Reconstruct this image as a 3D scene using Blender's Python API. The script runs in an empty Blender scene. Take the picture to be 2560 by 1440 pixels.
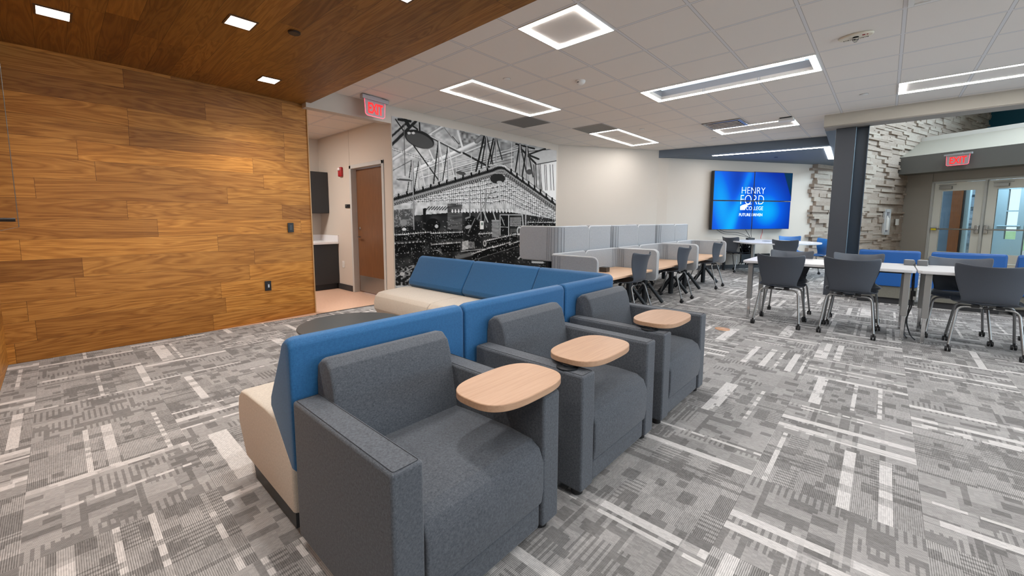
import bpy, bmesh, math, random
import numpy as np
from mathutils import Vector, Matrix
random.seed(7)
S = bpy.context.scene
COL = S.collection
PI = math.pi
R = math.radians
CZ = 2.89          # ceiling height
WZ = 2.70          # timber ceiling and soffit height

# ------------------------------------------------------------------ camera
cam = bpy.data.cameras.new('camera')
cam.sensor_width = 36; cam.sensor_fit = 'HORIZONTAL'
cam.lens = 1032.492 / 2560 * 36
cam.shift_x = 33.15 / 2560
cam.shift_y = -63.83 / 2560
cam.clip_start = 0.05; cam.clip_end = 300
co = bpy.data.objects.new('camera', cam); COL.objects.link(co)
rx = Vector((0.682416042, -0.730963864, 0.000417801)); uy = Vector((0.0744145, 0.0700408, 0.9947647)); fw = Vector((0.7271663, 0.6788123, -0.1021913))
M = Matrix((( rx.x, uy.x, -fw.x, 0), (rx.y, uy.y, -fw.y, 0), (rx.z, uy.z, -fw.z, 1.24), (0, 0, 0, 1)))
co.matrix_world = M
S.camera = co

# ------------------------------------------------------------------ world, view and light levels
S.view_settings.view_transform = 'Standard'
S.view_settings.look = 'None'
S.view_settings.gamma = 1.0
S.view_settings.use_curve_mapping = False
S.view_settings.exposure = 0.0
w = bpy.data.worlds.new('world'); S.world = w; w.use_nodes = True
wn = w.node_tree.nodes
wn['Background'].inputs[0].default_value = (0.72, 0.86, 1.0, 1)
wn['Background'].inputs[1].default_value = 1.6
LIGHT_FRAME = 41.0     # emission of the ceiling light frames
DOWNLIGHT = 12.0
S.cycles.max_bounces = 7
S.cycles.diffuse_bounces = 4
S.cycles.glossy_bounces = 3
S.cycles.transmission_bounces = 6
S.cycles.caustics_reflective = False
S.cycles.caustics_refractive = False
S.cycles.sample_clamp_indirect = 4.0
S.cycles.use_denoising = True

def area_light(name, loc, size, energy, color, target):
    l = bpy.data.lights.new(name, 'AREA'); l.shape = 'RECTANGLE'; l.size, l.size_y = size
    l.energy = energy; l.color = color
    o = bpy.data.objects.new(name, l); COL.objects.link(o); o.location = loc
    o.rotation_euler = (Vector(target) - Vector(loc)).to_track_quat('-Z', 'Y').to_euler()
    return o
# area lamps standing for daylight, outside unseen windows of the right wall
area_light('daylight_high_glazing', (16.0, -5.75, 5.2), (9.0, 1.6), 800, (0.72, 0.87, 1.0), (16, 0, 2.6))
area_light('side_daylight_fill', (11.4, -5.75, 1.5), (3.6, 2.0), 160, (0.62, 0.8, 1.0), (11.4, 0, 1.2))  # added fill for the hall, its window is out of view
area_light('room_daylight_fill', (4.5, -5.75, 1.65), (7.6, 1.4), 200, (0.80, 0.90, 1.0), (4.5, 0, 1.5))  # added soft cool fill for the room, windows out of view

area_light('vestibule_fill', (20.0, -2.9, 3.6), (1.4, 1.4), 130, (0.75, 0.9, 1.0), (20.4, -2.8, 0.5))  # fill lamp added under the vestibule ceiling

# ------------------------------------------------------------------ node helper
class NT:
    def __init__(s, m): s.m = m; s.t = m.node_tree; s.n = s.t.nodes; s.b = s.n['Principled BSDF']
    def link(s, a, b): s.t.links.new(a, b)
    def put(s, sock, v):
        if v is None: return
        if isinstance(v, (int, float)): sock.default_value = v
        elif isinstance(v, (tuple, list)):
            sock.default_value = tuple(v) + ((1,) if len(v) == 3 and sock.type == 'RGBA' else ())
        else: s.link(v, sock)
    def math(s, op, a, b=None, c=None, clamp=False):
        n = s.n.new('ShaderNodeMath'); n.operation = op; n.use_clamp = clamp
        for i, v in enumerate((a, b, c)): s.put(n.inputs[i], v)
        return n.outputs[0]
    def add(s, a, b): return s.math('ADD', a, b)
    def sub(s, a, b): return s.math('SUBTRACT', a, b)
    def mul(s, a, b): return s.math('MULTIPLY', a, b)
    def fl(s, a): return s.math('FLOOR', a)
    def fr(s, a): return s.math('FRACT', a)
    def gt(s, a, b): return s.math('GREATER_THAN', a, b)
    def lt(s, a, b): return s.math('LESS_THAN', a, b)
    def mixf(s, f, a, b):
        n = s.n.new('ShaderNodeMix'); n.data_type = 'FLOAT'
        s.put(n.inputs[0], f); s.put(n.inputs[2], a); s.put(n.inputs[3], b); return n.outputs[0]
    def mix(s, f, a, b, mode='MIX'):
        n = s.n.new('ShaderNodeMix'); n.data_type = 'RGBA'; n.blend_type = mode
        s.put(n.inputs[0], f); s.put(n.inputs[6], a); s.put(n.inputs[7], b); return n.outputs[2]
    def xyz(s, v):
        n = s.n.new('ShaderNodeSeparateXYZ'); s.link(v, n.inputs[0]); return n.outputs
    def vec(s, x, y, z=0.0):
        n = s.n.new('ShaderNodeCombineXYZ'); s.put(n.inputs[0], x); s.put(n.inputs[1], y); s.put(n.inputs[2], z); return n.outputs[0]
    def pos(s): return s.n.new('ShaderNodeNewGeometry').outputs['Position']
    def obj(s): return s.n.new('ShaderNodeTexCoord').outputs['Object']
    def white(s, v):
        n = s.n.new('ShaderNodeTexWhiteNoise'); n.noise_dimensions = '3D'; s.link(v, n.inputs[0]); return n.outputs[0]
    def noise(s, v, scale, detail=2.0, rough=0.5, dist=0.0):
        n = s.n.new('ShaderNodeTexNoise'); s.put(n.inputs['Vector'], v)
        n.inputs['Scale'].default_value = scale; n.inputs['Detail'].default_value = detail
        n.inputs['Roughness'].default_value = rough; n.inputs['Distortion'].default_value = dist
        return n.outputs[0]
    def scale(s, v, sc):
        n = s.n.new('ShaderNodeVectorMath'); n.operation = 'MULTIPLY'; s.link(v, n.inputs[0]); n.inputs[1].default_value = sc; return n.outputs[0]
    def ramp(s, f, stops):
        n = s.n.new('ShaderNodeValToRGB'); s.put(n.inputs[0], f)
        e = n.color_ramp.elements
        while len(e) < len(stops): e.new(0.5)
        for i, (p, c) in enumerate(stops): e[i].position = p; e[i].color = tuple(c) + (1,)
        return n.outputs[0]
    def bump(s, h, strength=0.3, dist=0.01):
        n = s.n.new('ShaderNodeBump'); n.inputs['Strength'].default_value = strength; n.inputs['Distance'].default_value = dist
        s.link(h, n.inputs['Height']); s.link(n.outputs[0], s.b.inputs['Normal'])

def sr(r, g, b):
    f = lambda c: (c / 255 / 12.92) if c / 255 <= 0.04045 else ((c / 255 + 0.055) / 1.055) ** 2.4
    return (f(r), f(g), f(b))
def mat(name, col=(0.5, 0.5, 0.5), rough=0.6, metal=0.0, spec=0.5, **kw):
    m = bpy.data.materials.new(name); m.use_nodes = True
    b = m.node_tree.nodes['Principled BSDF']
    b.inputs['Base Color'].default_value = tuple(col) + (1,)
    b.inputs['Roughness'].default_value = rough; b.inputs['Metallic'].default_value = metal
    b.inputs['Specular IOR Level'].default_value = spec
    for k, v in kw.items(): b.inputs[k].default_value = v
    return m
def emit(name, col, strength):
    m = mat(name, col, 0.5)
    b = m.node_tree.nodes['Principled BSDF']
    b.inputs['Emission Color'].default_value = tuple(col) + (1,); b.inputs['Emission Strength'].default_value = strength
    return m
def speckle(m, c1, c2, scale, bump=0.0, stretch=None, world=False):
    t = NT(m); v = t.pos() if world else t.obj()
    if stretch: v = t.scale(v, stretch)
    f = t.noise(v, scale, 3, 0.65)
    t.link(t.ramp(f, [(0.3, c1), (0.7, c2)]), t.b.inputs['Base Color'])
    if bump: t.bump(f, bump, 0.004)
    return m

# fabric: crossed fine threads with a melange
def fabric(name, c1, c2, rough=0.85, thread=900, bump=0.25):
    m = mat(name, c1, rough, spec=0.25); t = NT(m); v = t.obj()
    a = t.noise(t.scale(v, (1, 0.12, 0.12)), thread, 2, 0.6)
    b = t.noise(t.scale(v, (0.12, 0.12, 1)), thread, 2, 0.6)
    c = t.noise(t.scale(v, (0.12, 1, 0.12)), thread, 2, 0.6)
    f = t.math('MULTIPLY', t.add(t.add(a, b), c), 0.3333)
    big = t.noise(v, 170, 3, 0.7)
    f = t.add(t.mul(f, 0.78), t.mul(big, 0.22))
    t.link(t.ramp(f, [(0.36, c1), (0.64, c2)]), t.b.inputs['Base Color'])
    t.bump(f, bump, 0.002)
    t.b.inputs['Sheen Weight'].default_value = 0.15
    return m

def carpet_mat():
    m = mat('patterned_carpet_tile', (0.3, 0.3, 0.3), 0.95, spec=0.1); t = NT(m)
    p = t.xyz(t.pos())
    u = t.mul(t.add(p[0], 0.18), 1 / 0.603); v = t.mul(t.add(p[1], 0.20), 1 / 0.598)
    i = t.fl(u); j = t.fl(v); fu = t.fr(u); fv = t.fr(v)
    par = t.gt(t.math('FLOORED_MODULO', t.add(i, j), 2.0), 0.5)      # quarter-turned tiles
    a = t.mixf(par, fv, fu); b = t.mixf(par, fu, fv)
    idv = t.add(t.mul(i, 13.7), t.mul(j, 7.31))
    # pale strips
    c1 = t.fl(t.mul(a, 13)); w1 = t.white(t.vec(idv, c1, 1.5))
    c2 = t.fl(t.mul(a, 27)); w2 = t.white(t.vec(idv, c2, 4.5))
    seg = t.white(t.vec(idv, t.fl(t.add(t.mul(b, 9), t.mul(w1, 5))), t.add(c1, 0.5)))
    seg2 = t.white(t.vec(idv, t.fl(t.mul(b, 17)), t.add(c2, 0.5)))
    bar = t.mul(t.gt(w1, 0.90), t.mixf(t.gt(seg, 0.2), 0.45, 1.0))
    thin = t.mul(t.gt(w2, 0.95), t.mixf(t.gt(seg2, 0.35), 0.25, 1.0))
    pale = t.math('MAXIMUM', bar, thin)
    # dark blocks and combs of short dashes
    db = t.white(t.vec(idv, t.fl(t.mul(a, 9)), t.add(t.fl(t.mul(b, 7)), 9.5)))
    db2 = t.white(t.vec(idv, t.fl(t.mul(a, 15)), t.add(t.fl(t.mul(b, 11)), 31.5)))
    dark = t.math('MAXIMUM', t.gt(db, 0.84), t.gt(db2, 0.88))
    cc = t.white(t.vec(idv, t.fl(t.mul(a, 7)), t.add(t.fl(t.mul(b, 3)), 57.5)))
    comb = t.mul(t.gt(cc, 0.72), t.lt(t.fr(t.mul(b, 23)), 0.42))
    long_ = t.mul(t.gt(t.white(t.vec(idv, t.fl(t.mul(b, 26)), 77.5)), 0.86), t.gt(t.white(t.vec(idv, t.fl(t.mul(a, 3)), t.add(t.fl(t.mul(b, 26)), 90.5))), 0.4))
    dk = t.math('MAXIMUM', t.math('MAXIMUM', dark, comb), long_)
    soft = t.white(t.vec(idv, t.fl(t.mul(a, 4)), t.add(t.fl(t.mul(b, 5)), 121.5)))
    # tufted lines along the tile
    ln = t.gt(t.fr(t.mul(a, 94)), 0.5)
    lw = t.white(t.vec(t.fl(t.mul(a, 94)), t.fl(t.mul(b, 40)), idv))
    lines = t.mul(t.sub(ln, 0.5), t.add(0.12, t.mul(soft, 0.15)))
    nz = t.noise(t.pos(), 900, 2, 0.7)
    base = t.add(t.add(0.305, t.mul(soft, 0.10)), lines)
    base = t.add(base, t.mul(t.sub(lw, 0.5), 0.08))
    base = t.mul(base, t.mixf(t.mul(dk, 0.65), 1.0, 0.42))
    base = t.mixf(pale, base, t.add(0.64, t.add(t.mul(lines, 0.9), t.mul(t.sub(lw, 0.5), 0.12))))
    base = t.add(base, t.mul(t.sub(nz, 0.5), 0.22))
    col = t.mix(1.0, t.vec(base, base, base), (1.0, 0.97, 0.955), 'MULTIPLY')
    t.link(col, t.b.inputs['Base Color'])
    t.bump(t.add(t.mul(ln, 0.6), nz), 0.35, 0.004)
    return m

def wood_mat(name, across, along, width=0.178, length=1.45, tone=1.0, rough=0.40):
    """laid oak boards; across / along: index of the world axis"""
    m = mat(name, (0.3, 0.15, 0.05), rough, spec=0.28); t = NT(m)
    p = t.xyz(t.pos())
    r = t.mul(p[across], 1 / width); ri = t.fl(r); rf = t.fr(r)
    off = t.mul(t.white(t.vec(ri, 3.5, 1.5)), 3.0)
    l = t.add(t.mul(p[along], 1 / length), off); li = t.fl(l); lf = t.fr(l)
    w = t.white(t.vec(ri, li, 8.5)); w2 = t.white(t.vec(ri, li, 18.5))
    sh = t.mul(w, 37.0)
    g = t.vec(t.add(t.mul(p[along], 0.55), sh), t.add(t.mul(p[across], 5.0), t.mul(w2, 11.0)), sh)
    wav = t.noise(g, 1.25, 3, 0.55, 0.9)
    rings = t.math('ABSOLUTE', t.sub(t.fr(t.mul(wav, 9.0)), 0.5))      # cathedral figure
    g2 = t.vec(t.mul(p[along], 5.0), t.mul(p[across], 240.0), sh)
    fine = t.noise(g2, 1.0, 4, 0.7)
    f = t.add(t.add(t.mul(rings, 0.52), t.mul(fine, 0.60)), t.add(t.mul(wav, 0.22), -0.01))
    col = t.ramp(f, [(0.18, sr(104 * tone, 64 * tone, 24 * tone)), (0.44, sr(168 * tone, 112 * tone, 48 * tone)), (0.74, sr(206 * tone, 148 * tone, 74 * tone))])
    tint = t.ramp(w, [(0.0, (0.62, 0.56, 0.52)), (0.35, (0.9, 0.86, 0.84)), (0.7, (1.0, 0.98, 0.92)), (1.0, (1.2, 1.14, 1.02))])
    col = t.mix(1.0, col, tint, 'MULTIPLY')
    gap = t.math('MAXIMUM', t.lt(rf, 0.012), t.lt(lf, 0.0016))
    col = t.mix(t.mul(gap, 0.8), col, (0.02, 0.01, 0.005))
    t.link(col, t.b.inputs['Base Color'])
    t.link(t.add(rough - 0.06, t.mul(fine, 0.2)), t.b.inputs['Roughness'])
    t.bump(t.sub(t.mul(fine, 0.35), gap), 0.25, 0.003)
    return m

def ceiling_mat(name, x0=3.452, y0=2.4466, s=0.6097):
    m = mat(name, sr(200, 192, 184), 0.9, spec=0.2); t = NT(m); p = t.xyz(t.pos())
    def d(c, o):
        f = t.fr(t.add(t.mul(t.sub(c, o), 1 / s), 0.5)); return t.mul(t.math('ABSOLUTE', t.sub(f, 0.5)), s)
    dx = d(p[0], x0); dy = d(p[1], y0)
    dm = t.math('MINIMUM', dx, dy)
    bar = t.lt(dm, 0.011); rev = t.mul(t.lt(dm, 0.0155), t.gt(dm, 0.011))
    nz = t.noise(t.pos(), 260, 2, 0.6)
    base = t.mix(t.mul(nz, 0.35), sr(230, 223, 216), sr(237, 231, 224))
    c = t.mix(bar, base, sr(222, 220, 220))
    c = t.mix(t.mul(rev, 0.55), c, sr(128, 122, 118))
    t.link(c, t.b.inputs['Base Color'])
    t.bump(t.add(t.mul(t.sub(1.0, rev), 1.0), t.mul(nz, 0.15)), 0.3, 0.004)
    return m

def painted(name, col, rough=0.75):
    m = mat(name, col, rough, spec=0.3); t = NT(m); nz = t.noise(t.pos(), 220, 2, 0.5)
    t.bump(nz, 0.06, 0.002); return m

MT = {}
MT['carpet'] = carpet_mat()
MT['wood_x'] = wood_mat('oak_boards_wall', 2, 0)
MT['wood_y'] = wood_mat('oak_boards_side_wall', 2, 1)
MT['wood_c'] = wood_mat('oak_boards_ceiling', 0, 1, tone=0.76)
MT['ceil'] = ceiling_mat('ceiling_tile')
MT['wall'] = painted('beige_wall_paint', sr(198, 189, 178))
MT['soffit'] = painted('blue_grey_paint', sr(104, 114, 126))
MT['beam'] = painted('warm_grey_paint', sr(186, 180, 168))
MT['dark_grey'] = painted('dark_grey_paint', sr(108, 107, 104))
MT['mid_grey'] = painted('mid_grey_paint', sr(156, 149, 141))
MT['vinyl'] = speckle(mat('tan_vinyl_floor', (0.5, 0.35, 0.25), 0.35), sr(214, 172, 146), sr(224, 186, 160), 30, world=True)
MT['base'] = mat('black_rubber_base', sr(52, 52, 54), 0.6)
MT['upholstery'] = fabric('charcoal_upholstery', sr(50, 54, 60), sr(100, 105, 113))
MT['blue'] = fabric('blue_upholstery', sr(26, 80, 126), sr(46, 106, 156), 0.6, 700, 0.12)
MT['beige'] = fabric('beige_upholstery', sr(184, 174, 161), sr(216, 207, 194), 0.85, 800)
MT['blue2'] = mat('royal_blue_vinyl', sr(14, 84, 156), 0.45)
MT['olive'] = fabric('olive_grey_upholstery', sr(104, 102, 92), sr(128, 126, 116), 0.85, 800)
MT['plinth'] = mat('charcoal_plinth', sr(62, 67, 70), 0.5)
MT['black'] = mat('black_plastic', sr(24, 24, 26), 0.45)
MT['shell'] = speckle(mat('slate_plastic', sr(66, 72, 82), 0.42, spec=0.5), sr(62, 68, 78), sr(72, 78, 88), 400, 0.1)
MT['shell_blue'] = mat('blue_plastic', sr(40, 108, 176), 0.42)
MT['tube'] = mat('grey_metal_tube', sr(146, 146, 146), 0.32, 0.85)
MT['chrome'] = mat('chrome', sr(205, 205, 205), 0.12, 1.0)
MT['leg'] = mat('silver_leg_paint', sr(158, 158, 156), 0.4, 0.55)
MT['black_metal'] = mat('black_powder_coat', sr(34, 38, 42), 0.4, 0.3)
MT['top_grey'] = mat('light_grey_laminate', sr(212, 212, 214), 0.35)
MT['top_edge'] = mat('grey_edge_band', sr(160, 160, 162), 0.5)
MT['white'] = mat('white_paint', sr(228, 226, 222), 0.5)
MT['white_counter'] = mat('white_solid_surface', sr(236, 236, 238), 0.3)
MT['screen_fab'] = fabric('pale_grey_screen_fabric', sr(146, 150, 154), sr(172, 176, 181), 0.9, 900, 0.1)
MT['piping'] = mat('light_grey_piping', sr(196, 198, 200), 0.5)
MT['steel'] = mat('brushed_steel', sr(168, 166, 162), 0.35, 0.9)
MT['frame_grey'] = mat('grey_door_frame_paint', sr(186, 186, 183), 0.5)
MT['vent'] = mat('grey_perforated_metal', sr(122, 118, 116), 0.6, 0.2)
MT['column'] = mat('charcoal_column_paint', sr(64, 68, 75), 0.42)
MT['led'] = emit('white_led_diffuser', (1.0, 0.985, 0.97), LIGHT_FRAME)
MT['led2'] = emit('white_downlight_lens', (1.0, 0.94, 0.88), DOWNLIGHT)
MT['cabinet'] = speckle(mat('black_woodgrain_laminate', sr(34, 35, 37), 0.5), sr(28, 29, 31), sr(42, 43, 45), 60, 0, (1, 1, 8))
MT['red'] = mat('red_plastic', sr(160, 22, 30), 0.35)
MT['exit_red'] = emit('lit_red_letters', sr(255, 30, 30), 1.3)
MT['exit_edge'] = emit('lit_red_edge', sr(255, 70, 90), 3.0)
MT['clear'] = mat('clear_acrylic', (0.96, 0.98, 0.99), 0.03, **{'Transmission Weight': 1.0, 'IOR': 1.2})
def laminate(name, c1, c2, ax):
    m = mat(name, c1, 0.42); t = NT(m); sc = [60, 60, 60]; sc[ax] = 2.2
    f = t.noise(t.scale(t.obj(), sc), 1.6, 4, 0.65, 0.3)
    t.link(t.ramp(f, [(0.3, c1), (0.7, c2)]), t.b.inputs['Base Color']); return m
MT['maple'] = laminate('pale_maple_laminate', sr(206, 168, 136), sr(220, 184, 152), 0)
MT['maple_tablet'] = laminate('rosy_maple_laminate', sr(174, 138, 110), sr(190, 154, 126), 0)
MT['door_wood'] = laminate('brown_door_veneer', sr(92, 60, 36), sr(118, 80, 50), 2)
def glass(name, tint, rough=0.0):
    m = bpy.data.materials.new(name); m.use_nodes = True; n = m.node_tree.nodes; n.clear()
    o = n.new('ShaderNodeOutputMaterial'); mx = n.new('ShaderNodeMixShader'); tr = n.new('ShaderNodeBsdfTransparent'); gl = n.new('ShaderNodeBsdfGlossy')
    fr = n.new('ShaderNodeFresnel'); fr.inputs[0].default_value = 1.45
    tr.inputs[0].default_value = tuple(tint) + (1,); gl.inputs['Roughness'].default_value = rough
    L = m.node_tree.links; L.new(fr.outputs[0], mx.inputs[0]); L.new(tr.outputs[0], mx.inputs[1]); L.new(gl.outputs[0], mx.inputs[2]); L.new(mx.outputs[0], o.inputs[0])
    return m
MT['glass'] = glass('clear_glass', (0.93, 0.97, 0.98))
MT['acrylic'] = glass('clear_acrylic_sheet', (0.95, 0.955, 0.96), 0.0)
MT['acrylic'].node_tree.nodes['Fresnel'].inputs[0].default_value = 1.0
MT['glass_teal'] = glass('tinted_teal_glass', (0.10, 0.30, 0.36), 0.02)

# ------------------------------------------------------------------ mesh helpers
def link(o): COL.objects.link(o); return o
def tag(o, label=None, cat=None, group=None, kind=None):
    if label: o['label'] = label
    if cat: o['category'] = cat
    if group: o['group'] = group
    if kind: o['kind'] = kind
    return o
def thing(name, label, cat, loc=(0, 0, 0), rz=0.0, group=None):
    o = bpy.data.objects.new(name, None); link(o); o.location = loc; o.rotation_euler = (0, 0, rz); o.empty_display_size = 0.1
    return tag(o, label, cat, group)
def mk(name, bm, m, parent=None, bevel=0.0, seg=2, smooth=False, angle=35, sub=0):
    bm.normal_update()
    me = bpy.data.meshes.new(name)
    bmesh.ops.recalc_face_normals(bm, faces=bm.faces)
    bm.to_mesh(me); bm.free()
    for x in (m if isinstance(m, (list, tuple)) else [m]): me.materials.append(x)
    o = bpy.data.objects.new(name, me); link(o)
    if parent: o.parent = parent
    if bevel:
        b = o.modifiers.new('bevel', 'BEVEL'); b.width = bevel; b.segments = seg; b.limit_method = 'ANGLE'; b.angle_limit = R(angle); b.harden_normals = False
    if sub:
        s_ = o.modifiers.new('sub', 'SUBSURF'); s_.levels = sub; s_.render_levels = sub
    if smooth or bevel or sub:
        for p in me.polygons: p.use_smooth = True
        if not sub:
            try: me.set_sharp_from_angle(angle=R(40 if not bevel else 60))
            except Exception: pass
    return o
def B(): return bmesh.new()
def box(bm, lo, hi, mi=0):
    x0, y0, z0 = lo; x1, y1, z1 = hi
    vs = [bm.verts.new(p) for p in ((x0,y0,z0),(x1,y0,z0),(x1,y1,z0),(x0,y1,z0),(x0,y0,z1),(x1,y0,z1),(x1,y1,z1),(x0,y1,z1))]
    for f in ((3,2,1,0),(4,5,6,7),(0,1,5,4),(1,2,6,5),(2,3,7,6),(3,0,4,7)):
        bm.faces.new([vs[i] for i in f]).material_index = mi
    return bm
def obox(bm, c, ax, ay, az, mi=0):
    """box from centre and three half-axis vectors"""
    c = Vector(c); ax = Vector(ax); ay = Vector(ay); az = Vector(az)
    vs = [bm.verts.new(c + sx * ax + sy * ay + sz * az) for sz in (-1, 1) for sx, sy in ((-1,-1),(1,-1),(1,1),(-1,1))]
    for f in ((3,2,1,0),(4,5,6,7),(0,1,5,4),(1,2,6,5),(2,3,7,6),(3,0,4,7)):
        bm.faces.new([vs[i] for i in f]).material_index = mi
    return bm
def prism(bm, pts, lo, hi, axis='x', mi=0):
    """closed 2-D outline extruded along an axis; x: pts are (y,z); y: (x,z); z: (x,y)"""
    def P(p, h): return {'x': (h, p[0], p[1]), 'y': (p[0], h, p[1]), 'z': (p[0], p[1], h)}[axis]
    a = [bm.verts.new(P(p, lo)) for p in pts]; b = [bm.verts.new(P(p, hi)) for p in pts]
    n = len(pts)
    bm.faces.new(a).material_index = mi; bm.faces.new(b[::-1]).material_index = mi
    for i in range(n): bm.faces.new((a[i], b[i], b[(i+1) % n], a[(i+1) % n])).material_index = mi
    return bm
def tube(bm, path, r, seg=8, caps=True, mi=0):
    path = [Vector(p) for p in path]; rings = []
    prev = None
    for i, p in enumerate(path):
        d = (path[min(i+1, len(path)-1)] - path[max(i-1, 0)]).normalized()
        ref = prev if prev is not None else (Vector((0, 0, 1)) if abs(d.z) < 0.9 else Vector((1, 0, 0)))
        a = d.cross(ref).normalized(); b = a.cross(d).normalized(); prev = b
        rr = r[i] if isinstance(r, (list, tuple)) else r
        rings.append([bm.verts.new(p + rr * (math.cos(2*PI*k/seg) * a + math.sin(2*PI*k/seg) * b)) for k in range(seg)])
    for q, s_ in zip(rings, rings[1:]):
        for k in range(seg): bm.faces.new((q[k], q[(k+1) % seg], s_[(k+1) % seg], s_[k])).material_index = mi
    if caps:
        bm.faces.new(rings[0][::-1]).material_index = mi; bm.faces.new(rings[-1]).material_index = mi
    return bm
def lathe(bm, prof, c=(0, 0, 0), seg=24, mi=0):
    rings = []
    for r, z in prof:
        rings.append([bm.verts.new((c[0] + r*math.cos(2*PI*k/seg), c[1] + r*math.sin(2*PI*k/seg), c[2] + z)) for k in range(seg)])
    for q, s_ in zip(rings, rings[1:]):
        for k in range(seg): bm.faces.new((q[k], q[(k+1) % seg], s_[(k+1) % seg], s_[k])).material_index = mi
    bm.faces.new(rings[0][::-1]).material_index = mi; bm.faces.new(rings[-1]).material_index = mi
    return bm
def rounded(path, r, n=5):
    """round the corners of an open polyline"""
    path = [Vector(p) for p in path]; out = [path[0]]
    for a, b, c in zip(path, path[1:], path[2:]):
        u = (a - b); v = (c - b); k = min(r, u.length * 0.49, v.length * 0.49)
        p = b + u.normalized() * k; q = b + v.normalized() * k
        for i in range(n + 1):
            t = i / n; out.append((1-t)**2 * p + 2*t*(1-t) * b + t*t * q)
    out.append(path[-1]); return out
def rrect(x0, y0, x1, y1, r, n=5):
    pts = []
    for cx, cy, a in ((x1-r, y0+r, -90), (x1-r, y1-r, 0), (x0+r, y1-r, 90), (x0+r, y0+r, 180)):
        for i in range(n + 1): t = R(a + 90 * i / n); pts.append((cx + r*math.cos(t), cy + r*math.sin(t)))
    return pts
def copy_tree(o, parent=None):
    c = o.copy(); COL.objects.link(c)
    if parent: c.parent = parent
    for ch in list(o.children): copy_tree(ch, c)
    return c
def struct(name, bm, m, parent=None, **k):
    o = mk(name, bm, m, parent, **k)
    if not parent: o['kind'] = 'structure'
    return o
def text(name, body, m, size, loc, xdir, updir, parent=None, depth=0.002, align='LEFT', xs=1.0, font_w=0.0, label=None):
    cu = bpy.data.curves.new(name, 'FONT'); cu.body = body; cu.size = size; cu.extrude = depth; cu.align_x = align; cu.offset = font_w
    tmp = bpy.data.objects.new(name, cu); COL.objects.link(tmp)
    dg = bpy.context.evaluated_depsgraph_get(); me = bpy.data.meshes.new_from_object(tmp.evaluated_get(dg))
    bpy.data.objects.remove(tmp)
    o = bpy.data.objects.new(name, me); COL.objects.link(o); me.materials.clear(); me.materials.append(m)
    x = Vector(xdir).normalized(); y = Vector(updir).normalized(); z = x.cross(y)
    mt = Matrix(((x.x*xs, y.x, z.x, loc[0]), (x.y*xs, y.y, z.y, loc[1]), (x.z*xs, y.z, z.z, loc[2]), (0, 0, 0, 1)))
    me.transform(mt)
    if parent:
        me.transform(parent.matrix_world.inverted() if False else Matrix.Identity(4)); o.parent = parent
    return o

# ================================================================== THE SETTING
LWX = -0.36                                   # timber side wall
LW0 = (7.69, 5.39); LW1 = (9.95, 4.07); TW0 = (10.13, 3.90); TW1 = (14.10, 1.41)
SD = Vector((19.33 - 14.10, -0.367 - 1.41, 0)).normalized()      # direction of the stone wall
SN = Vector((SD.y, -SD.x, 0))                                     # towards the room
DJ = Vector((19.33, -0.367, 0)); DD = Vector((-0.5, -0.86, 0)).normalized(); DN = Vector((-DD.y, DD.x, 0)) * -1
if DN.dot(Vector((-1, 0, 0))) < 0: DN = -DN
def wallp(bm, a, b, z0, z1, th=0.12, side=1):
    """upright slab; its face a-b is the visible one, thickness goes to the other side"""
    a = Vector((a[0], a[1], 0)); b = Vector((b[0], b[1], 0)); d = (b - a).normalized(); n = Vector((-d.y, d.x, 0)) * side * th
    prism(bm, [(a.x, a.y), (b.x, b.y), (b.x + n.x, b.y + n.y), (a.x + n.x, a.y + n.y)], z0, z1, 'z'); return bm

# floors
b = B(); prism(b, [(-5.0, -5.4), (12.9, -5.4), (14.6, 1.6), (10.4, 5.0), (7.69, 5.40), (2.29, 5.40), (-1.2, 5.5), (-1.2, 1.5), (-5.0, 1.5)], -0.12, 0.0, 'z')
struct('floor', b, MT['carpet'])
b = B(); prism(b, [(12.9, -5.4), (27.0, -5.4), (27.0, 2.0), (14.6, 1.6)], -0.12, -0.001, 'z')
struct('floor_entry', b, speckle(mat('beige_stone_tile', (0.5, 0.4, 0.3), 0.4), sr(196, 178, 156), sr(208, 192, 170), 8, world=True))
b = B(); prism(b, [(-1.2, 5.50), (2.29, 5.40), (4.2, 5.40), (4.2, 8.2), (-1.2, 8.2)], -0.12, -0.001, 'z')
struct('floor_kitchenette', b, MT['vinyl'])
b = B(); box(b, (2.27, 5.385, -0.01), (3.47, 5.415, 0.004)); struct('trim_1', b, MT['base'])

# timber alcove
b = B(); prism(b, [(LWX - 0.1, 5.42), (0.6, 5.42), (2.303, 5.52), (2.303, 5.62), (LWX - 0.1, 5.62)], 0, WZ + 0.2, 'z'); struct('wall_timber', b, MT['wood_x'])
b = B(); box(b, (LWX - 0.12, 1.4, 0), (LWX, 5.42, WZ + 0.2)); struct('wall_left', b, MT['wood_y'])
b = B(); box(b, (-5.0, 1.4, 0), (LWX - 0.12, 1.52, CZ)); struct('wall_left_return', b, MT['wall'])
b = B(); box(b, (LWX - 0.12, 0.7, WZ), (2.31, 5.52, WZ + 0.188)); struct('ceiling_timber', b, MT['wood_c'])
b = B(); box(b, (2.30, 5.505, 0), (2.312, 5.63, WZ)); struct('trim_2', b, mat('pale_wood_edge', sr(190, 150, 105), 0.5))

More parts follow.
